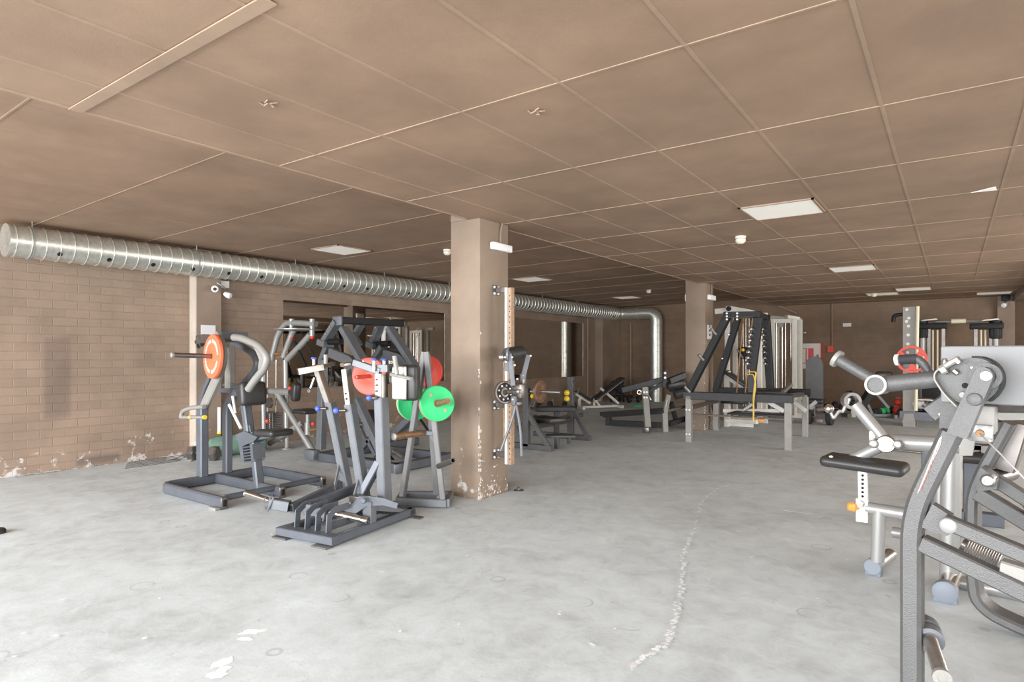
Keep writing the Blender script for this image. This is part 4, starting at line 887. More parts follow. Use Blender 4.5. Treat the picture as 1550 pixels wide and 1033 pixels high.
t.p('shelf', 'black', B().bar(D_(922, 600, dep(609)), D_(948, 600, dep(609)), .3, .03)); t.p('shelf', 'black', B().bar(D_(922, 588, dep(609)), D_(948, 588, dep(609)), .3, .03))
mb = B().ring(V((*Z_(966, 615).xy, .006)), (0, 0, 1), [(-.005, .02), (-.005, .17), (.02, .16), (.02, .02)], 24); solo('floor_disc', 'green', mb, 'thin green disc lying on the floor behind the sloping beam', 'disc', tuple(Z_(966, 615)))
p = Z_(823, 622); dumbbell(p, (1, .2, 0), .12, .42, 'rubber', 'black kettle-shaped dumbbell with red end cap behind the bench rack', False)
p = Z_(862, 622); dumbbell(p, (-1, .5, 0), .12, .34, 'rubber', 'black dumbbell at the left foot of the white incline bench', False)

# ================================================================== I: black and grey rig table right of the far column
t = T('belt_squat_rig', 'black and grey steel rig on four square legs with sloping posts and a yellow band', 'gym machine', (-2.6, 10.3))
YA, YBk = 9.47, 11.2
P = lambda x, y: Y_(x, y, YA)
R2 = lambda x, y: Y_(x, y, YBk)
for f, x, yb, yt in ((P, 1043, 669, 600), (P, 1193, 681, 607)):
    a_ = f(x, yb); b_ = f(x, yt); q = t.p('leg', 'pale', B().bar(V((a_.x, a_.y, 0)), V((a_.x, a_.y, b_.z)), .09, .09)); mb = B()
    if x < 1100:
        for zz in (.12, .50):
            for xx in (-.025, .025): mb.bolt(V((a_.x+xx, a_.y-.046, zz)), (0, -1, 0), .015, .01)
        t.p('bolt_head', 'wplastic', mb, q)
for f, x, yb, yt in ((R2, 1084, 651, 606), (R2, 1219, 661, 598)):
    a_ = f(x, yb); b_ = f(x, yt); t.p('leg', 'pale', B().bar(V((a_.x, a_.y, 0)), V((a_.x, a_.y, b_.z)), .09, .09))
t.p('front_beam', 'charcoal', B().bar(P(1036, 599), P(1200, 605), .09, .12)); t.p('front_beam_edge', 'black', B().bar(P(1036, 593.5), P(1200, 598), .10, .01))
t.p('rear_beam', 'black', B().bar(R2(1080, 592), R2(1226, 595), .09, .13)); t.p('side_beam', 'gunmetal', B().bar(P(1046, 617), R2(1086, 607), .05, .07)); t.p('side_beam', 'gunmetal', B().bar(P(1184, 601), R2(1216, 597), .05, .07))
for f, a_, b_, nm in ((P, (1044, 591), (1104, 474), 'front'), (R2, (1084, 590), (1117, 482), 'rear')):
    q = t.p('sloping_post', 'black', B().bar(f(*a_), f(*b_), .10, .12, (0, 1, 0)))
    if nm == 'front':
        for x, y in ((1083, 502), (1064, 541), (1043, 589)): t.p('peg', 'steel', B().tube([P(x-3, y-4)+V((0, -.12, 0)), P(x+3, y+5)+V((0, -.06, 0))], .022, 10), q)
    else:
        mb = B()
        for x, y in ((1105, 507), (1095, 543)): mb.bolt(R2(x, y)+V((0, -.06, 0)), (0, -1, 0), .018, .012)
        t.p('bolt_head', 'steel', mb, q)
t.p('top_beam', 'black', B().bar(P(1096, 477), P(1152, 476), .10, .09)); t.p('top_beam', 'black', B().bar(R2(1137, 481), R2(1165, 481), .10, .09)); t.p('top_beam', 'black', B().bar(P(1148, 477), R2(1160, 481), .08, .08)); t.p('top_rod', 'chrome', B().tube([P(1100, 481)+V((0, -.06, 0)), P(1142, 480)+V((0, -.06, 0))], .006, 6))
mb = B()
for x in (1102, 1117.5):
    for y in (475, 479.5, 484): mb.bolt(P(x, y)+V((0, -.055, 0)), (0, -1, 0), .016, .012)
t.p('bolt_head', 'wplastic', mb)
for f, a_, b_, n_, xs in ((P, (1148, 482), (1138, 560), 7, (1141.5, 1136)), (R2, (1160, 485), (1166, 590), 7, (1158.5, 1162))):
    q = t.p('pegged_post', 'black', B().bar(f(*a_), f(*b_), .12, .11, (0, 1, 0)))
    for k in range(n_):
        fr_ = k/(n_-1); x = xs[0]+(xs[1]-xs[0])*fr_; y = 500+fr_*52
        t.p('peg', 'steel', B().lathe(f(x, y)+V((0, -.05, 0)), (-.25, -1, .25), [(0, .018), (.07, .018), (.075, .028), (.09, .028), (.095, .02)], 12), q)
for x0, x1 in ((1125, 1115), (1139, 1128)): t.p('pull_cable', 'rust', B().tube([Y_(x0, 482, 9.9), Y_(x1, 595, 9.9)], .011, 6))
t.p('center_post', 'charcoal', B().bar(P(1139, 594), P(1139, 566), .16, .10)); t.p('step_pad', 'vinyl', B().box(Y_(1165, 594, 10.2), (.45, .4, .09), None, .04, 3)); t.p('handle', 'steel', B().tube([Y_(1185, 594, 9.6), Y_(1197, 583, 9.9)], .03, 10))
t.p('low_bar', 'chrome', B().tube([P(1040, 627), P(1202, 636)], .014, 10)); t.p('low_bar', 'steel', B().tube([Y_(1100, 627, 10.4), Y_(1150, 624, 10.6)], .014, 8)); t.p('inner_frame', 'white', B().bar(Y_(1095, 622, 10.9), Y_(1180, 622, 10.9), .06, .06).bar(Y_(1100, 637, 11.2), Y_(1146, 639, 11.0), .07, .07)); t.p('inner_frame', 'silver', B().bar(Y_(1122, 624, 10.8), Y_(1139, 612, 10.8), .05, .05)); t.p('slider_bar', 'silver', B().bar(Y_(1162, 608, 9.9), Y_(1187, 623, 9.9), .05, .07)); t.p('slider_bar', 'silver', B().bar(Y_(1203, 609, 10.0), Y_(1221, 623, 10.0), .05, .07)); t.p('slider_bar', 'silver', B().bar(Y_(1220, 620, 11.3), Y_(1236, 608, 11.3), .05, .06)); t.p('rear_stay', 'black', B().bar(R2(1078, 605), R2(1084, 628), .08, .08)); t.p('foot_plate', 'charcoal', B().box(Y_(1150, 627, 10.6), (.9, .5, .03), None, .006)); t.p('orange_lever', 'amber', B().box(Y_(1152, 637, 10.6), (.10, .05, .05), None, .01))
mb = B().rtube([P(1135, 563)+V((0, -.07, 0)), P(1146.5, 563)+V((0, -.07, 0)), P(1143, 600)+V((0, -.09, 0)), P(1143, 638)+V((0, -.09, 0))], .05, .014, (0, 1, 0), .03); solo('resistance_band', 'band', mb, 'yellow resistance band looped over the middle of the steel rig', 'resistance band', tuple(P(1143, 640)))
mb = B().rtube([P(1135, 567)+V((0, -.13, 0)), P(1144, 566.5)+V((0, -.13, 0)), P(1147.5, 582)+V((0, -.13, 0)), P(1144, 612)+V((0, -.13, 0))], .03, .010, (0, 1, 0), .03); solo('resistance_band', 'band', mb, 'thinner yellow band strand in front of the looped one on the rig', 'resistance band', tuple(P(1143, 612)))

# ================================================================== J: white cable stations
t = T('cable_crossover_tower', 'cream cable tower directly behind the black sloping posts of the rig', 'gym machine', (-3.6, 12.6))
YJ = 12.9; P = lambda x, y, o=0: Y_(x, y, YJ+o)
for x, o in ((1101, 0), (1113, .35), (1150, 0), (1158, .35)): a_ = P(x, 640, o); b_ = P(x, 474, o); t.p('post', 'white', B().bar(V((a_.x, a_.y, 0)), V((a_.x, a_.y, b_.z)), .09, .09))
t.p('top_beam', 'white', B().bar(P(1083, 472), P(1103, 470), .10, .11)); t.p('top_beam', 'white', B().prism([P(x, y) for x, y in [(1100, 464), (1108, 464), (1136, 469), (1150, 473), (1150, 480), (1100, 480)]], (0, .12, 0))); t.p('pulley', 'black', B().lathe(P(1105, 468)+V((0, -.08, 0)), (0, -1, 0), [(0, .05), (.03, .05)], 16))
for x in (1125, 1129, 1134): t.p('guide_rod', 'chrome', B().tube([P(x, 482), P(x, 615)], .014, 8))
q = t.p('carriage', 'black', B().box(P(1126, 535), (.22, .12, .24), None, .03)); t.p('carriage_knob', 'yellow', B().sph(P(1126, 530)+V((0, -.08, 0)), .035), q); t.p('trigger', 'steel', B().tube([P(1118, 529)+V((0, -.1, 0)), P(1127, 543)+V((0, -.1, 0))], .02, 8), q)
t.p('carriage', 'black', B().box(P(1153, 532, .1), (.16, .12, .26), None, .03)); t.p('cable_hook', 'gunmetal', B().ring(P(1118, 491), (0, 1, 0), [(-.01, .03), (-.01, .05), (.01, .05), (.01, .03)], 14))
t.p('floor_base', 'white', B().bar(V((P(1098, 640).x, YJ, .05)), V((P(1162, 640).x, YJ, .05)), .1, .1))
t = T('cable_crossover_tower', 'cream framed weight stack tower left of the fire hose cabinet', 'gym machine', (-3.2, 14.6))
YJ2 = 14.4; P = lambda x, y, o=0: Y_(x, y, YJ2+o)
for x, o, w_ in ((1170, 0, .12), (1176, .3, .09), (1203, 0, .12), (1211, .4, .12)): a_ = P(x, 630, o); b_ = P(x, 484, o); t.p('post', 'white', B().bar(V((a_.x, a_.y, 0)), V((a_.x, a_.y, b_.z)), w_, .09, (1, 0, 0)))
t.p('top_frame', 'white', B().bar(P(1166, 486), P(1205, 486), .09, .09).bar(P(1166, 481, .4), P(1212, 485, .4), .09, .09).bar(P(1190, 480, .1), P(1208, 483, .3), .12, .08))
for x in (1175.5, 1184, 1189, 1197): t.p('guide_rod', 'chrome', B().tube([P(x, 487), P(x, 598)], .016, 8))
t.p('pulley', 'gunmetal', B().lathe(P(1182, 491), (0, -1, 0), [(0, .07), (.03, .07)], 16)); mb = B()
for k in range(9): mb.box(P(1187, 602+k*3), (.42, .2, .05), None, .004, 1)
t.p('weight_stack', 'gunmetal', mb); t.p('stack_carrier', 'silver', B().box(P(1187, 598), (.3, .12, .04), None, .01).box(P(1180, 594), (.08, .1, .12), None, .01).box(P(1190, 593), (.08, .1, .10), None, .01)); t.p('green_strap', 'green', B().tube([P(1203, 545), P(1199, 552), P(1201, 566), P(1198, 575)], .012, 6, .1))
t.p('floor_base', 'white', B().bar(V((P(1166, 630).x, YJ2, .05)), V((P(1214, 630).x, YJ2, .05)), .1, .1))
t = T('incline_bench', 'white-framed bench with dark pad behind the legs of the black rig', 'bench', (-3.6, 12.0))
P = lambda x, y, o=0: Y_(x, y, 11.9+o)
a_, b_ = P(1098, 562), P(1131, 585); ax = (b_-a_); R = Matrix((ax.normalized(), V((0, 1, 0)), ax.normalized().cross(V((0, 1, 0))))).transposed()
q = t.p('back_pad', 'vinyl', B().box((a_+b_)/2, (ax.length, .28, .06), R, .02, 2)); t.p('pad_frame', 'white', B().bar(P(1103, 572), P(1131, 591), .08, .08), q); t.p('support_post', 'white', B().bar(V((*P(1101, 640).xy, 0)), P(1101, 562), .12, .10)); t.p('cushion', 'vinyl', B().box(P(1112, 608), (.45, .3, .08), None, .03)); t.p('floor_rail', 'white', B().bar(V((*P(1099, 640).xy, .05)), V((*P(1140, 640).xy, .05)), .08, .08))
t = T('upright_bench', 'dark grey upright bench with tall rounded back pad in front of the hose cabinet', 'bench', tuple(Z_(1232, 636))[:2])
PJ = lambda x, y, o=0: Y_(x, y, 13.6+o)
c_ = PJ(1233, 579); t.p('back_pad', 'dkgrey', B().prism([c_+V((.155*math.cos(a_), 0, .36+.16*math.sin(a_))) for a_ in [PI*k/10 for k in range(11)]]+[c_+V((-.155, 0, -.48)), c_+V((.155, 0, -.48))], (0, .09, 0))); t.p('seat_pad', 'vinyl', B().box(PJ(1232, 607), (.40, .40, .10), None, .04, 3)); t.p('leg', 'silver', B().bar(PJ(1237, 610), PJ(1222, 626), .06, .06)); t.p('leg', 'gunmetal', B().bar(PJ(1232, 611, .1), V((*PJ(1232, 636, .1).xy, 0)), .05, .05)); t.p('floor_rail', 'gunmetal', B().bar(V((*PJ(1222, 636).xy, .04)), V((*PJ(1246, 636).xy, .04)), .07, .07))
dumbbell(Z_(1241, 637), (1, .15, 0), .13, .50, 'rubber', 'large black dumbbell on the floor below the upright bench', False, rise=.2) if False else None

# ================================================================== K: far right equipment
t = T('smith_rack', 'grey perforated rack upright with a pale guide rod and red plate, far right', 'rack', (-.8, 14.3))
YK = 13.9; P = lambda x, y, o=0: Y_(x, y, YK+o)
a_ = P(1376, 640); b_ = P(1376, 465)
q = t.p('upright', 'pale', B().bar(V((a_.x, YK, 0)), V((a_.x, YK, b_.z)), .20, .10, (0, 1, 0))); 
mb = B()
for x, y in ((1373, 469), (1376, 482), (1372.5, 487), (1375.5, 494), (1375, 507.5), (1374.5, 521), (1374, 534), (1373.5, 560), (1373, 586)): mb.lathe(P(x, y)+V((0, -.05, 0)), (0, -1, 0), [(0, .028), (.004, .028)], 12)
t.p('peg_hole', 'label', mb, q)
t.p('rear_upright', 'gunmetal', B().bar(V((*P(1384, 640, .3).xy, 0)), P(1384, 466, .3), .10, .12)); t.p('guide_rod', 'cream', B().tube([P(1386, 622, -.1), P(1389, 464, -.1)], .030, 12)); t.p('pull_handle', 'black', B().tube([P(1352, 488), P(1353, 479), P(1358, 477), P(1368, 476)], .035, 12, .1)); t.p('spotter_bar', 'steel', B().tube([P(1370, 605), P(1412, 606), P(1418, 612)], .035, 12, .1)); t.p('bar_end', 'cream', B().lathe(P(1371, 605), (-1, -.2, 0), [(0, .04), (.05, .04)], 14)); t.p('base_beam', 'slate', B().bar(P(1362, 628), P(1412, 632), .12, .16)); t.p('cable_block', 'silver', B().box(P(1390, 613), (.20, .12, .14), None, .01)); t.p('gusset', 'pale', B().prism([P(x, y) for x, y in [(1366, 640), (1369, 626), (1383, 626), (1386, 640)]], (0, .14, 0))); t.p('knee_roller', 'gunmetal', B().tube([P(1398, 612), P(1406, 618)], .08, 14))
pr = P(1381, 544)+V((0, -.30, 0))
disc('weight_plate', 'red', pr, (.05, -1, 0), .24, .03, 'bright red tri-grip plate on the grey rack at far right', None, style='rim') if False else None
tt = T('weight_plate', 'bright red open-spoke plate on the grey rack at far right', 'weight plate', tuple(pr))
tt.p('rim', 'red', B().ring(pr, (0, -1, 0), [(-.02, .205), (-.02, .25), (.02, .25), (.02, .205)], 36)); tt.p('hub', 'red', B().ring(pr, (0, -1, 0), [(-.02, .028), (-.02, .075), (.02, .075), (.02, .028)], 20))
for k in range(3):
    a0 = math.radians(35+120*k); e0, e1 = V((math.cos(a0-.32), 0, math.sin(a0-.32))), V((math.cos(a0+.32), 0, math.sin(a0+.32))); tt.p('spoke', 'red', B().prism([pr+e0*.07, pr+e0*.21, pr+e1*.21, pr+e1*.07], (0, .025, 0)))
t.p('plate_peg', 'steel', B().lathe(pr+V((0, .26, 0)), (0, -1, 0), [(0, .024), (.33, .024)], 14))
t = T('functional_trainer', 'black and silver dual cable trainer against the back wall at far right', 'gym machine', (0.0, 16.2))
YT = 15.9; P = lambda x, y, o=0: Y_(x, y, YT+o)
for x, w_, m_ in ((1396, .045, 'silver'), (1507, .045, 'silver')):
    t.p('main_post', m_, B().tube([V((*P(x, 630).xy, .0)), P(x, 510)], w_*1.4, 14)); t.p('post_top', 'black', B().tube([P(x, 512), P(x, 486)], .11, 14)); 
for x in (1406, 1428, 1477, 1500): t.p('side_post', 'gunmetal', B().bar(V((*P(x, 630).xy, 0)), P(x, 494), .045, .07))
for x in (1412, 1419, 1485, 1491.5): t.p('guide_rod', 'cream', B().tube([P(x, 625), P(x, 500)], .017, 10))
for x0, x1 in ((1394, 1420), (1484, 1512)): t.p('top_cover', 'cabinet', B().prism([P(x0, 487), P(x1, 485), P(x1-2, 483), P(x0+6, 485)], (0, .5, 0)))
t.p('cross_bar', 'silver', B().tube([P(1416, 487.5), P(1488, 486)], .025, 10)); t.p('cross_grip', 'cream', B().tube([P(1440, 486.5), P(1462, 486)], .05, 12)); t.p('top_bracket', 'black', B().box(P(1410, 494), (.55, .3, .12), None, .02).box(P(1493, 494), (.55, .3, .12), None, .02)); t.p('carriage', 'black', B().box(P(1507, 502), (.20, .2, .30), None, .03)); t.p('carriage', 'black', B().box(P(1396, 502), (.20, .2, .26), None, .03))
t.p('low_grip', 'cream', B().tube([P(1441, 531), P(1463, 531)], .05, 12)); t.p('low_bar', 'gunmetal', B().tube([P(1436, 531), P(1476, 531)], .03, 10)); t.p('weight_stack', 'black', B().box(P(1417, 600), (.5, .3, .75), None, .01)); t.p('weight_stack', 'black', B().box(P(1489, 600), (.5, .3, .75), None, .01)); t.p('base', 'black', B().box(P(1452, 628), (2.2, .5, .1), None, .02))
P = Pl(Z_(1310, 632), 22)
t, pl, fl = bench('incline_bench', 'black adjustable bench with grey frame left of the grey rack, far right', ((1284, 598), (1308, 614)), ((1306, 612), (1332, 570)), ((1280, 637), (1350, 634)), 'grey', 'rubber', P, thick=.13)
t.p('head_roll', 'vinyl', B().box(pl(1338, 567), (.30, .3, .12), None, .04)); t.p('support_strut', 'grey', B().bar(pl(1326, 596), pl(1345, 618), .05, .06)); t.p('support_strut', 'grey', B().bar(pl(1313, 612), pl(1322, 632), .06, .06)); t.p('front_leg', 'cream', B().bar(pl(1292, 634), pl(1292, 618), .09, .09)); t.p('end_roll', 'vinyl', B().tube([pl(1283, 599), pl(1290, 597)], .09, 14))
for i, (x, y, m_, l) in enumerate(((1325, 630, 'rubber', 'black dumbbell under the adjustable bench at far right'), (1338, 629, 'green', 'small green-ended dumbbell right of the bench at far right'), (1345, 627, 'rubber', 'black dumbbell close to the foot of the grey rack'))): dumbbell(Z_(x, y), (.3, 1, 0), .085, .3, m_, l, False)
for i, (y, z_) in enumerate(((628, .16), (628, .32))):
    p = Z_(1357, 628); t = T('kettlebell', 'red kettlebell, '+('lower' if i == 0 else 'upper')+' of two stacked left of the grey rack', 'kettlebell', (p.x, p.y, 0 if i == 0 else .18), 'red kettlebells')
    b0 = V((p.x+.03*i, p.y,   .085+.195*i)); t.p('ball', 'red', B().sph(b0, .085)); t.p('handle', 'red', B().ring(b0+V((0, 0, .065)), (0, 1, 0), [(-.012, .03), (-.012, .048), (.012, .048), (.012, .03)], 14))
dumbbell(Z_(1240, 643), (1, -.1, 0), .14, .5, 'rubber', 'black dumbbell with a pale end, on the floor right of the rig', False)
for x, y, l in ((1262, 626, 'dark dumbbell on the floor by the back wall, left of the curved chrome bar'), (1275, 622, 'dark dumbbell by the back wall just behind the chrome zigzag bar')): dumbbell(Z_(x, y), (1, .3, 0), .11, .42, 'rubber', l, False)

# ================================================================== L: silver machine with black seat, right foreground
t = T('selectorised_arm_machine', 'silver round-tube machine with a black seat and perforated seat post, right foreground', 'gym machine', (-.2, 4.35))
PLp = Pl((-.2, 4.36), -6)
P = lambda x, y, o=0: PLp(x, y, o)
q = t.p('seat_pad', 'vinyl', B().box(P(1308, 703), (.46, .26, .068), rotm((1, -.1, -.045)), .033, 4).sph(P(1290, 697), .16, 1, .7, .22)); t.p('seat_tag', 'cream', B().sph(P(1258, 693, -.1), .014).box(P(1259, 699, -.11), (.03, .02, .025), bev=.008), q); t.p('seat_screw', 'steel', B().bolt(P(1349, 713), (0, 0, -1), .014, .01), q)
q = t.p('seat_post', 'label', B().bar(P(1307, 768), P(1306, 711), .05, .055, (0, 1, 0), .003)); mb = B()
for k in range(6): mb.lathe(P(1306.5, 719+k*6.3)+V((0, -.0285, 0)), (0, -1, 0), [(0, .008), (.002, .008)], 12)
t.p('adjustment_hole', 'hole', mb, q); q = t.p('post_sleeve', 'white', B().bar(P(1305.5, 789), P(1305.5, 754), .065, .07, (0, 1, 0), .004)); kb = P(1299, 766)+V((-.02, -.05, 0)); t.p('lock_knob', 'amber', B().lathe(kb, (-1, -.4, 0), [(-.03, .012), (.0, .03), (.03, .022), (.035, .012)], 8), q); t.p('knob_ring', 'steel', B().lathe(P(1304, 761)+V((0, -.04, 0)), (-.3, -1, 0), [(0, .022), (.02, .022)], 14), q)
t.p('seat_beam', 'silver', B().tube([P(1311, 769), P(1372, 779), P(1437, 790)], .037, 18)); t.p('front_leg', 'silver', B().tube([P(1331, 772), P(1328, 850)], .038, 18))
q = t.p('front_foot', 'chrome', B().tube([Z_(1347, 840, .055), Z_(1322, 858, .055)], .040, 18)); fa, fb = Z_(1347, 840, .055), Z_(1322, 858, .055); fd = (fb-fa).normalized(); t.p('foot_cap', 'capgrey', B().lathe(fb-fd*.03, fd, [(0, .05), (.05, .05), (.055, .045)], 20).box(fb-fd*.006+V((0, 0, -.03)), (.09, .05, .05), rotm(perp(fd)[0]), .008), q)
t.p('main_post', 'silver', B().tube([P(1436, 884, .05), P(1440, 668, .05)], .048, 20)); t.p('rear_post', 'silver', B().tube([P(1421, 800, .3), P(1424, 700, .3)], .03, 14)); t.p('rear_post', 'steel', B().tube([P(1449, 830, .3), P(1452, 690, .3)], .018, 10))
fa, fb = Z_(1441, 872, .06), Z_(1431, 896, .06); fd = (fb-fa).normalized(); q = t.p('main_foot', 'chrome', B().tube([fa-fd*.15, fb], .050, 18)); t.p('foot_cap', 'capgrey', B().lathe(fb-fd*.03, fd, [(0, .060), (.05, .060), (.055, .052)], 20).box(fb-fd*.006+V((0, 0, -.035)), (.11, .05, .05), rotm(perp(fd)[0]), .008), q)
t.p('floor_tube', 'silver', B().tube([P(1441, 880, .1), P(1560, 903, .1)], .040, 18)); t.p('foot_stub', 'silver', B().tube([P(1351, 806, .4), P(1378, 810, .4)], .036, 16))
t.p('cross_arm', 'silver', B().tube([P(1345, 669), P(1460, 675)], .046, 20)); q = t.p('upper_arm', 'silver', B().tube([P(1294, 613), P(1343, 671)], .036, 18)); t.p('end_ring', 'steel', B().ring(P(1288, 607), (.5, -1, 0), [(-.03, .034), (-.03, .052), (.03, .052), (.03, .034)], 22), q)
t.p('lower_arm', 'silver', B().tube([P(1341, 672), P(1284, 699)], .036, 18)); q = t.p('elbow_joint', 'steel', B().lathe(P(1342, 671)+V((0, -.07, 0)), (0, 1, 0), [(0, .046), (.01, .052), (.13, .052)], 24)); t.p('joint_cap', 'label', B().ring(P(1342, 671)+V((0, -.075, 0)), (0, -1, 0), [(0, .016), (0, .04), (.006, .036), (.006, .016)], 22), q)
for x, y in ((1325, 670), (1361, 671)): q = t.p('stop_bolt', 'steel', B().lathe(P(x, y)+V((0, -.06, 0)), (0, -1, 0), [(0, .026), (.03, .026), (.035, .018)], 16)); t.p('bolt_cap', 'label', B().lathe(P(x, y)+V((0, -.095, 0)), (0, -1, 0), [(0, .014), (.004, .012)], 12), q)
t.p('stop_bracket', 'steel', B().box(P(1321, 661), (.04, .06, .08), None, .01))
hp = [P(x, y, -.03) for x, y in [(1286, 603), (1283, 612), (1279, 616), (1276, 624), (1271, 622), (1262, 634), (1256, 622)]]
t.p('zigzag_hand_bar', 'steel', B().tube(hp, .011, 10, .01)); t.p('bar_end', 'chrome', B().sph(P(1255, 619, -.03), .030)); t.p('bar_end', 'gunmetal', B().tube([P(1238, 620, 0), P(1252, 619, -.03)], .012, 8))
# grey stack frame behind it
t = T('weight_stack_frame', 'slate upright machine frame partly hidden behind the silver machine at right', 'gym machine', (.1, 6.2))
P = lambda x, y, o=0: Y_(x, y, 6.2+o)
for x in (1408, 1472): t.p('upright', 'slate', B().bar(V((*P(x, 740).xy, 0)), P(x, 672), .10, .12))
t.p('cross_beam', 'gunmetal', B().bar(P(1400, 679), P(1500, 681), .10, .08)); t.p('base_beam', 'slate', B().bar(V((*P(1402, 740).xy, .05)), V((*P(1520, 740).xy, .05)), .10, .10)); t.p('seat_pad', 'vinyl', B().box(P(1470, 691), (.38, .35, .08), None, .035, 3)); t.p('mid_rail', 'grey', B().bar(P(1480, 733), P(1540, 742), .06, .05)); t.p('side_rail', 'silver', B().bar(P(1500, 655), P(1560, 657), .08, .08)); t.p('side_rail', 'rubber', B().bar(P(1500, 668), P(1560, 672), .10, .12)); t.p('lever_tail', 'grey', B().bar(P(1458, 695), P(1453, 722), .04, .02))
p, q_ = Z_(1352, 681, .02), Z_(1398, 686, .02); solo('steel_bar', 'chrome', B().tube([p, q_], .018, 12), 'short chrome bar lying on the floor in front of the far right rack', 'bar', tuple((p+q_)/2)[:2]+(0,))

# ================================================================== M: big grey machine cut by the right edge
t = T('iso_row_machine', 'large hammered grey lever machine cut off by the right edge of the frame', 'gym machine', (.25, 3.0))
p0 = D_(1381, 800, 2.30); PM = Pl(p0, -11); P = lambda x, y, o=0: PM(x, y, o); n = PM.n; pu = PM.u
f0 = P(1381, 1033); 
post = t.p('front_post', 'hammer', B().rtube([V((f0.x, f0.y, 0.0)), P(1381, 800), P(1391, 757), P(1441, 655)], .07, .068, n, .06, .012))
lv = t.p('main_lever', 'hammer', B().prism([P(x, y, -.075) for x, y in [(1435, 655), (1476, 566), (1480, 560), (1486, 556.5), (1493, 556), (1500, 559), (1504.5, 565), (1505, 573), (1466, 664)]], n*.055))
t.p('pivot_cap', 'silver', B().lathe(P(1492.5, 569.5, -.103), -n, [(0, .018), (.004, .016)], 22), lv); t.p('lever_boss', 'hammer', B().lathe(P(1475.5, 605, -.10), -n, [(0, .023), (.012, .021), (.014, .018)], 22), lv)
t.p('pivot_collar', 'hammer', B().ring(P(1492, 570, -.045), -n, [(-.01, .030), (-.01, .046), (.008, .046), (.008, .030)], 26), lv)
cam_ = t.p('cam_housing', 'hammer', B().prism([P(x, y, .02) for x, y in [(1418, 570), (1419, 565), (1424, 560), (1455, 545), (1470, 541.5), (1486, 542), (1500, 547), (1511, 556), (1517, 568), (1517, 582), (1511, 594), (1500, 604), (1487, 611), (1462, 612), (1449, 607), (1436, 595), (1422, 580)]], n*.06))
t.p('rim_strip', 'black', B().rtube([P(x, y, .02) for x, y in [(1474, 540.5), (1488, 541), (1502, 546.5), (1513, 556), (1519, 569), (1518.5, 584), (1510, 598), (1500, 607)]], .075, .006, n, .02), cam_)
t.p('rim_strip', 'pale', B().rtube([P(x, y, .0) for x, y in [(1455, 547), (1420, 562), (1418, 573), (1432, 595), (1452, 615)]], .09, .006, n, .02), cam_)
t.p('cam_hole', 'hole', B().lathe(P(1461, 584, -.011), -n, [(0, .010), (.001, .010)], 20), cam_); t.p('cam_boss', 'pale', B().lathe(P(1458, 598, -.01), -n, [(0, .012), (.012, .010)], 16), cam_); t.p('cam_screw', 'steel', B().lathe(P(1471, 557, -.01), -n, [(0, .004), (.003, .004)], 8), cam_)
t.p('clamp_bar', 'pale', B().bar(P(1423, 560, -.03), P(1452, 543, -.03), .05, .02).bar(P(1426, 562, -.03), P(1434, 558, -.03), .06, .03)); t.p('clamp_bolt', 'steel', B().lathe(P(1430, 551, -.03), (0, 0, 1), [(-.01, .010), (.012, .010), (.02, .006)], 10)); t.p('clamp_bolt', 'steel', B().lathe(P(1451, 548, -.06), -n, [(0, .006), (.01, .006)], 10)); t.p('clamp_bolt', 'gunmetal', B().bar(P(1444, 561, -.02), P(1450, 566, -.02), .02, .018))
t.p('shroud_panel', 'shroud', B().box(P(1580, 568.5, .28), (.58, .24, .215), rotm(pu), .004, 1))
t.p('ribbed_roller', 'gunmetal', (lambda mb: [mb.ring(P(1505+k*2.4, 605, .25), pu, [(-.002, .03), (-.002, .05), (.0025, .05), (.0025, .03)], 18) for k in range(20)] and mb)(B())); t.p('roller_core', 'black', B().tube([P(1500, 605, .25), P(1560, 606, .25)], .036, 16))
q = t.p('stub_arm', 'hammer', B().bar(P(1410, 627, .3), P(1441, 606, .3), .07, .07, n)); t.p('arm_sticker', 'label', B().bar(P(1422, 629, .25), P(1433, 620, .25), .01, .012), q); t.p('hub_plate', 'hammer', B().prism([P(x, y, .22) for x, y in [(1425, 622), (1442, 603), (1456, 614), (1455, 660), (1424, 648)]], n*.05))
t.p('lever_sticker', 'label', B().prism([P(x, y, -.037) for x, y in [(1426, 661), (1422, 664), (1390, 744), (1389, 748), (1392, 742), (1423, 675)]], n*.003), post); 
mb = B()
for k in range(9):
    a_ = P(1422-k*3.4, 670+k*8.2, -.0392); mb.prism([a_, a_+V((.003, 0, .0)), a_+V((-.002, 0, -.017)), a_+V((-.005, 0, -.017))], n*.001)
t.p('sticker_print', 'red', mb, post)
# pulley plate, cable
pp = P(1484, 656, .12); q = t.p('pulley_plate', 'silver', B().box(pp, (.075, .012, .062), rotm(pu), .006)); mb = B()
for sx in (-1, 1):
    for sz in (-1, 1): mb.lathe(pp+pu*.029*sx+V((0, 0, .023*sz))-n*.006, -n, [(0, .006), (.006, .006)], 12)
t.p('plate_bolt', 'gunmetal', mb, q); t.p('cable_bush', 'rust', B().lathe(pp-n*.006, -n, [(0, .014), (.008, .012)], 18), q); t.p('pulley_housing', 'pale', B().box(P(1487, 634, .16), (.085, .06, .10), rotm(pu), .01)); t.p('cable', 'cable', B().tube([pp-n*.012, P(1515, 688, .0), P(1556, 730, -.03)], .0028, 8))
for (x0, y0), (x1, y1), o in (((1434, 790), (1640, 878), -.04), ): 
    q = t.p('lever_bar', 'hammer', B().bar(P(x0-4, y0-1, o), P(x1, y1, o), .05, .052, n))
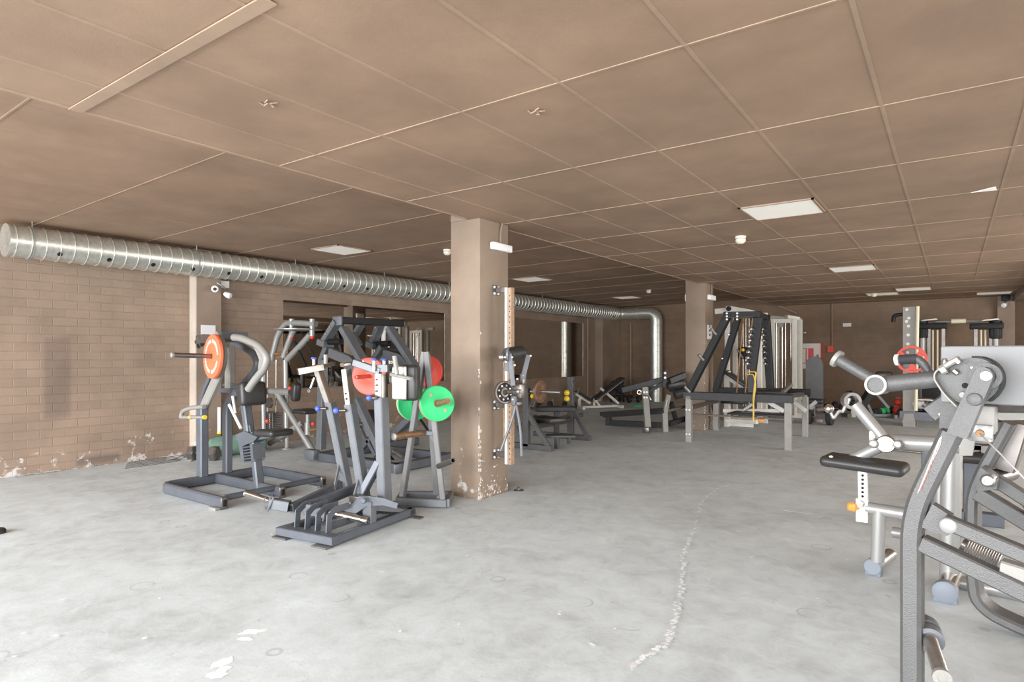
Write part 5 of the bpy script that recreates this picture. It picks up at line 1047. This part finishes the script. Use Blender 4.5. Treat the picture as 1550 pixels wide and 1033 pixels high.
t.p('lower_bar', 'hammer', B().bar(P(1396, 822), P(1640, 938), .06, .060, n)); t.p('gusset_plate', 'hammer', B().prism([P(x, y, .0) for x, y in [(1396, 796), (1414, 762), (1442, 780), (1446, 800), (1436, 810), (1420, 806)]], n*.05)); t.p('pivot_bolt', 'silver', B().lathe(P(1435.5, 796, -.06), -n, [(-.03, .026), (.006, .026), (.010, .020)], 24)); t.p('bar_block', 'pale', B().bar(P(1514, 868, .02), P(1565, 884, .02), .10, .06, n))
kn_ = B()
for k in range(14): kn_.ring(P(1464+k*3.6, 828+k*1.7, .2), pu+V((0, 0, -.28)), [(-.003, .01), (-.003, .030), (.003, .033), (.006, .030), (.006, .01)], 16)
t.p('knurled_roller', 'steel', kn_); t.p('roller_end', 'gunmetal', B().tube([P(1456, 824, .2), P(1466, 829, .2)], .026, 14))
# loading peg
a_, b_ = D_(1398, 938, 2.42), D_(1426, 1026, 2.02); hd = (b_-a_).normalized()
t.p('weight_peg', 'steel', B().lathe(a_, hd, [(0, .024), ((b_-a_).length-.01, .024), ((b_-a_).length, .018)], 20)); t.p('peg_end', 'pale', B().ring(b_, hd, [(-.012, .014), (-.012, .0275), (.006, .0275), (.006, .014)], 22).lathe(b_, hd, [(-.01, .015), (.004, .014)], 16)); c_ = D_(1404, 958, 2.33)
for o in (0, .075): t.p('peg_collar', 'grey', B().ring(c_+hd*(o-.05), hd, [(0, .0245), (0, .046), (.045, .046), (.045, .0245)], 24))
# rear frame with its J shaped foot
z0 = Z_(1500, 957); PR = Pl(z0, -11); R3 = lambda x, y, o=0: PR(x, y, o)
jp = [R3(x, y, .07) for x, y in [(1529, 640), (1487, 716), (1474, 750), (1473.5, 865), (1479, 905), (1502, 940)]]
zz = .03; e1 = jp[-1]; jp[-1] = V((e1.x, e1.y, .075)); jp += [jp[-1]+pu*.16+V((0, 0, -.045)), jp[-1]+pu*.75+V((0, 0, -.045))]
t.p('rear_frame', 'hammer', B().rtube(jp, .14, .05, n, .12, .012)); t.p('rear_leg', 'gunmetal', B().bar(R3(1541, 640, .2), R3(1519, 710, .2), .10, .11, n)); t.p('head_block', 'pale', B().prism([R3(x, y, -.1) for x, y in [(1497, 619), (1526, 611), (1556, 606), (1556, 634), (1519, 634)]], n*.2))
t.p('upper_link', 'hammer', B().prism([R3(x, y, -.05) for x, y in [(1482, 719), (1489, 706), (1512, 724), (1512, 738), (1483, 742)]], n*.12)); t.p('link_roller', 'steel', B().lathe(R3(1495, 728, -.12), -n, [(-.06, .03), (.01, .03), (.02, .02)], 20)); t.p('link_cap', 'silver', B().ring(R3(1495, 728, -.142), -n, [(-.004, .012), (-.004, .022), (.003, .022), (.003, .012)], 18))
t.p('link_bar', 'hammer', B().bar(R3(1508, 727, .0), R3(1562, 762, .0), .06, .07, n)); t.p('link_bar', 'hammer', B().bar(R3(1480, 746), R3(1562, 796), .07, .075, n)); t.p('link_tube', 'gunmetal', B().tube([R3(1498, 725, .1), R3(1530, 716, .3)], .04, 16)); t.p('back_plate', 'pale', B().prism([R3(x, y, .3) for x, y in [(1455, 660), (1478, 655), (1472, 690), (1452, 690)]], n*.02))
ep = jp[-1]; t.p('stack_tower', 'hammer', B().bar(V((ep.x-.10, ep.y, .03)), V((ep.x-.10, ep.y, 1.20)), .14, .10, n)); t.p('tower_brace', 'hammer', B().bar(V((ep.x-.10, ep.y, 1.15)), V((*P(1580, 568, .28).xy, 1.28)), .08, .08))
t.p('floor_foot', 'hammer', B().bar(V((ep.x-.06, ep.y, .03)), V((*P(1640, 938, 0).xy, .03)), .12, .06)); t.p('side_post', 'hammer', B().bar(V((*P(1638, 938, 0).xy, .03)), P(1638, 870, 0), .08, .08)); t.p('link_post', 'hammer', B().bar(V((ep.x-.3, ep.y, .06)), R3(1562, 762), .07, .07, n))
# handle arms reaching left from the cam housing
q = t.p('long_arm', 'hammer', B().tube([P(1419, 574, .05), P(1333, 582, .05)], .032, 20)); t.p('elbow_ring', 'pale', B().ring(P(1330, 582.5, .05)-n*.03, -n, [(-.07, .030), (-.07, .0395), (.01, .0395), (.01, .030)], 26), q); t.p('elbow_disc', 'hammer', B().lathe(P(1330, 582.5, .05)-n*.02, -n, [(-.05, .031), (.012, .031)], 24), q)
q = t.p('arm_handle', 'hammer', B().tube([P(1325, 577, .05), P(1268, 544, .05)], .0225, 18)); t.p('end_flange', 'pale', B().lathe(P(1267, 543.5, .05), P(1268, 544, .05)-P(1325, 577, .05), [(-.01, .024), (-.008, .036), (.008, .036), (.01, .022)], 22), q)
t.p('upper_handle', 'hammer', B().tube([P(1422, 577, .35), P(1411, 573, .35), P(1399, 552, .35), P(1388, 543, .35), P(1358, 545, .35)], .017, 16, .05)); t.p('hand_grip', 'rubber', B().tube([P(1388, 543.5, .35), P(1362, 545, .35)], .0205, 16)); t.p('grip_end', 'label', B().lathe(P(1358, 545, .35), P(1358, 545, .35)-P(1388, 543, .35), [(-.008, .018), (-.006, .024), (.006, .024), (.010, .018)], 22)); 

# ================================================================== floor things by the left pilaster
t = T('canvas_roll', 'dark green rolled bag on the floor behind the row machine', 'bag', (-7.75, 5.0))
a_, b_ = Z_(322, 676, .14), Z_(382, 671, .14); t.p('roll_body', 'bag', B().lathe(a_, b_-a_, [(-.05, .06), (-.03, .10), (.04, .125), (.25, .135), (.45, .13), (.62, .125), (.66, .10), (.68, .05)], 22)); t.p('strap', 'slate', B().ring(a_.lerp(b_, .3), b_-a_, [(-.02, .13), (-.02, .139), (.02, .139), (.02, .13)], 22))
dumbbell(Z_(308, 697), (.9, .5, 0), .10, .40, 'gunmetal', 'grey hex dumbbell on the floor at the pilaster, beside the green roll', True)
p = Z_(-6, 808); mb = B().lathe(V((p.x, p.y, 0)), (0, 0, 1), [(0, .06), (.02, .062), (.035, .05), (.04, .02)], 18); solo('rubber_foot', 'rubber', mb, 'small dark rubber foot at the left edge of the floor', 'rubber foot', (p.x, p.y, 0))
p = Z_(785, 743); mb = B().lathe(V((p.x, p.y, 0)), (0, 0, 1), [(0, .05), (.006, .05), (.012, .02), (.035, .012), (.04, .008)], 14); solo('floor_anchor', 'gunmetal', mb, 'small dark metal anchor on the floor at the foot of the near column', 'floor anchor', (p.x, p.y, 0))
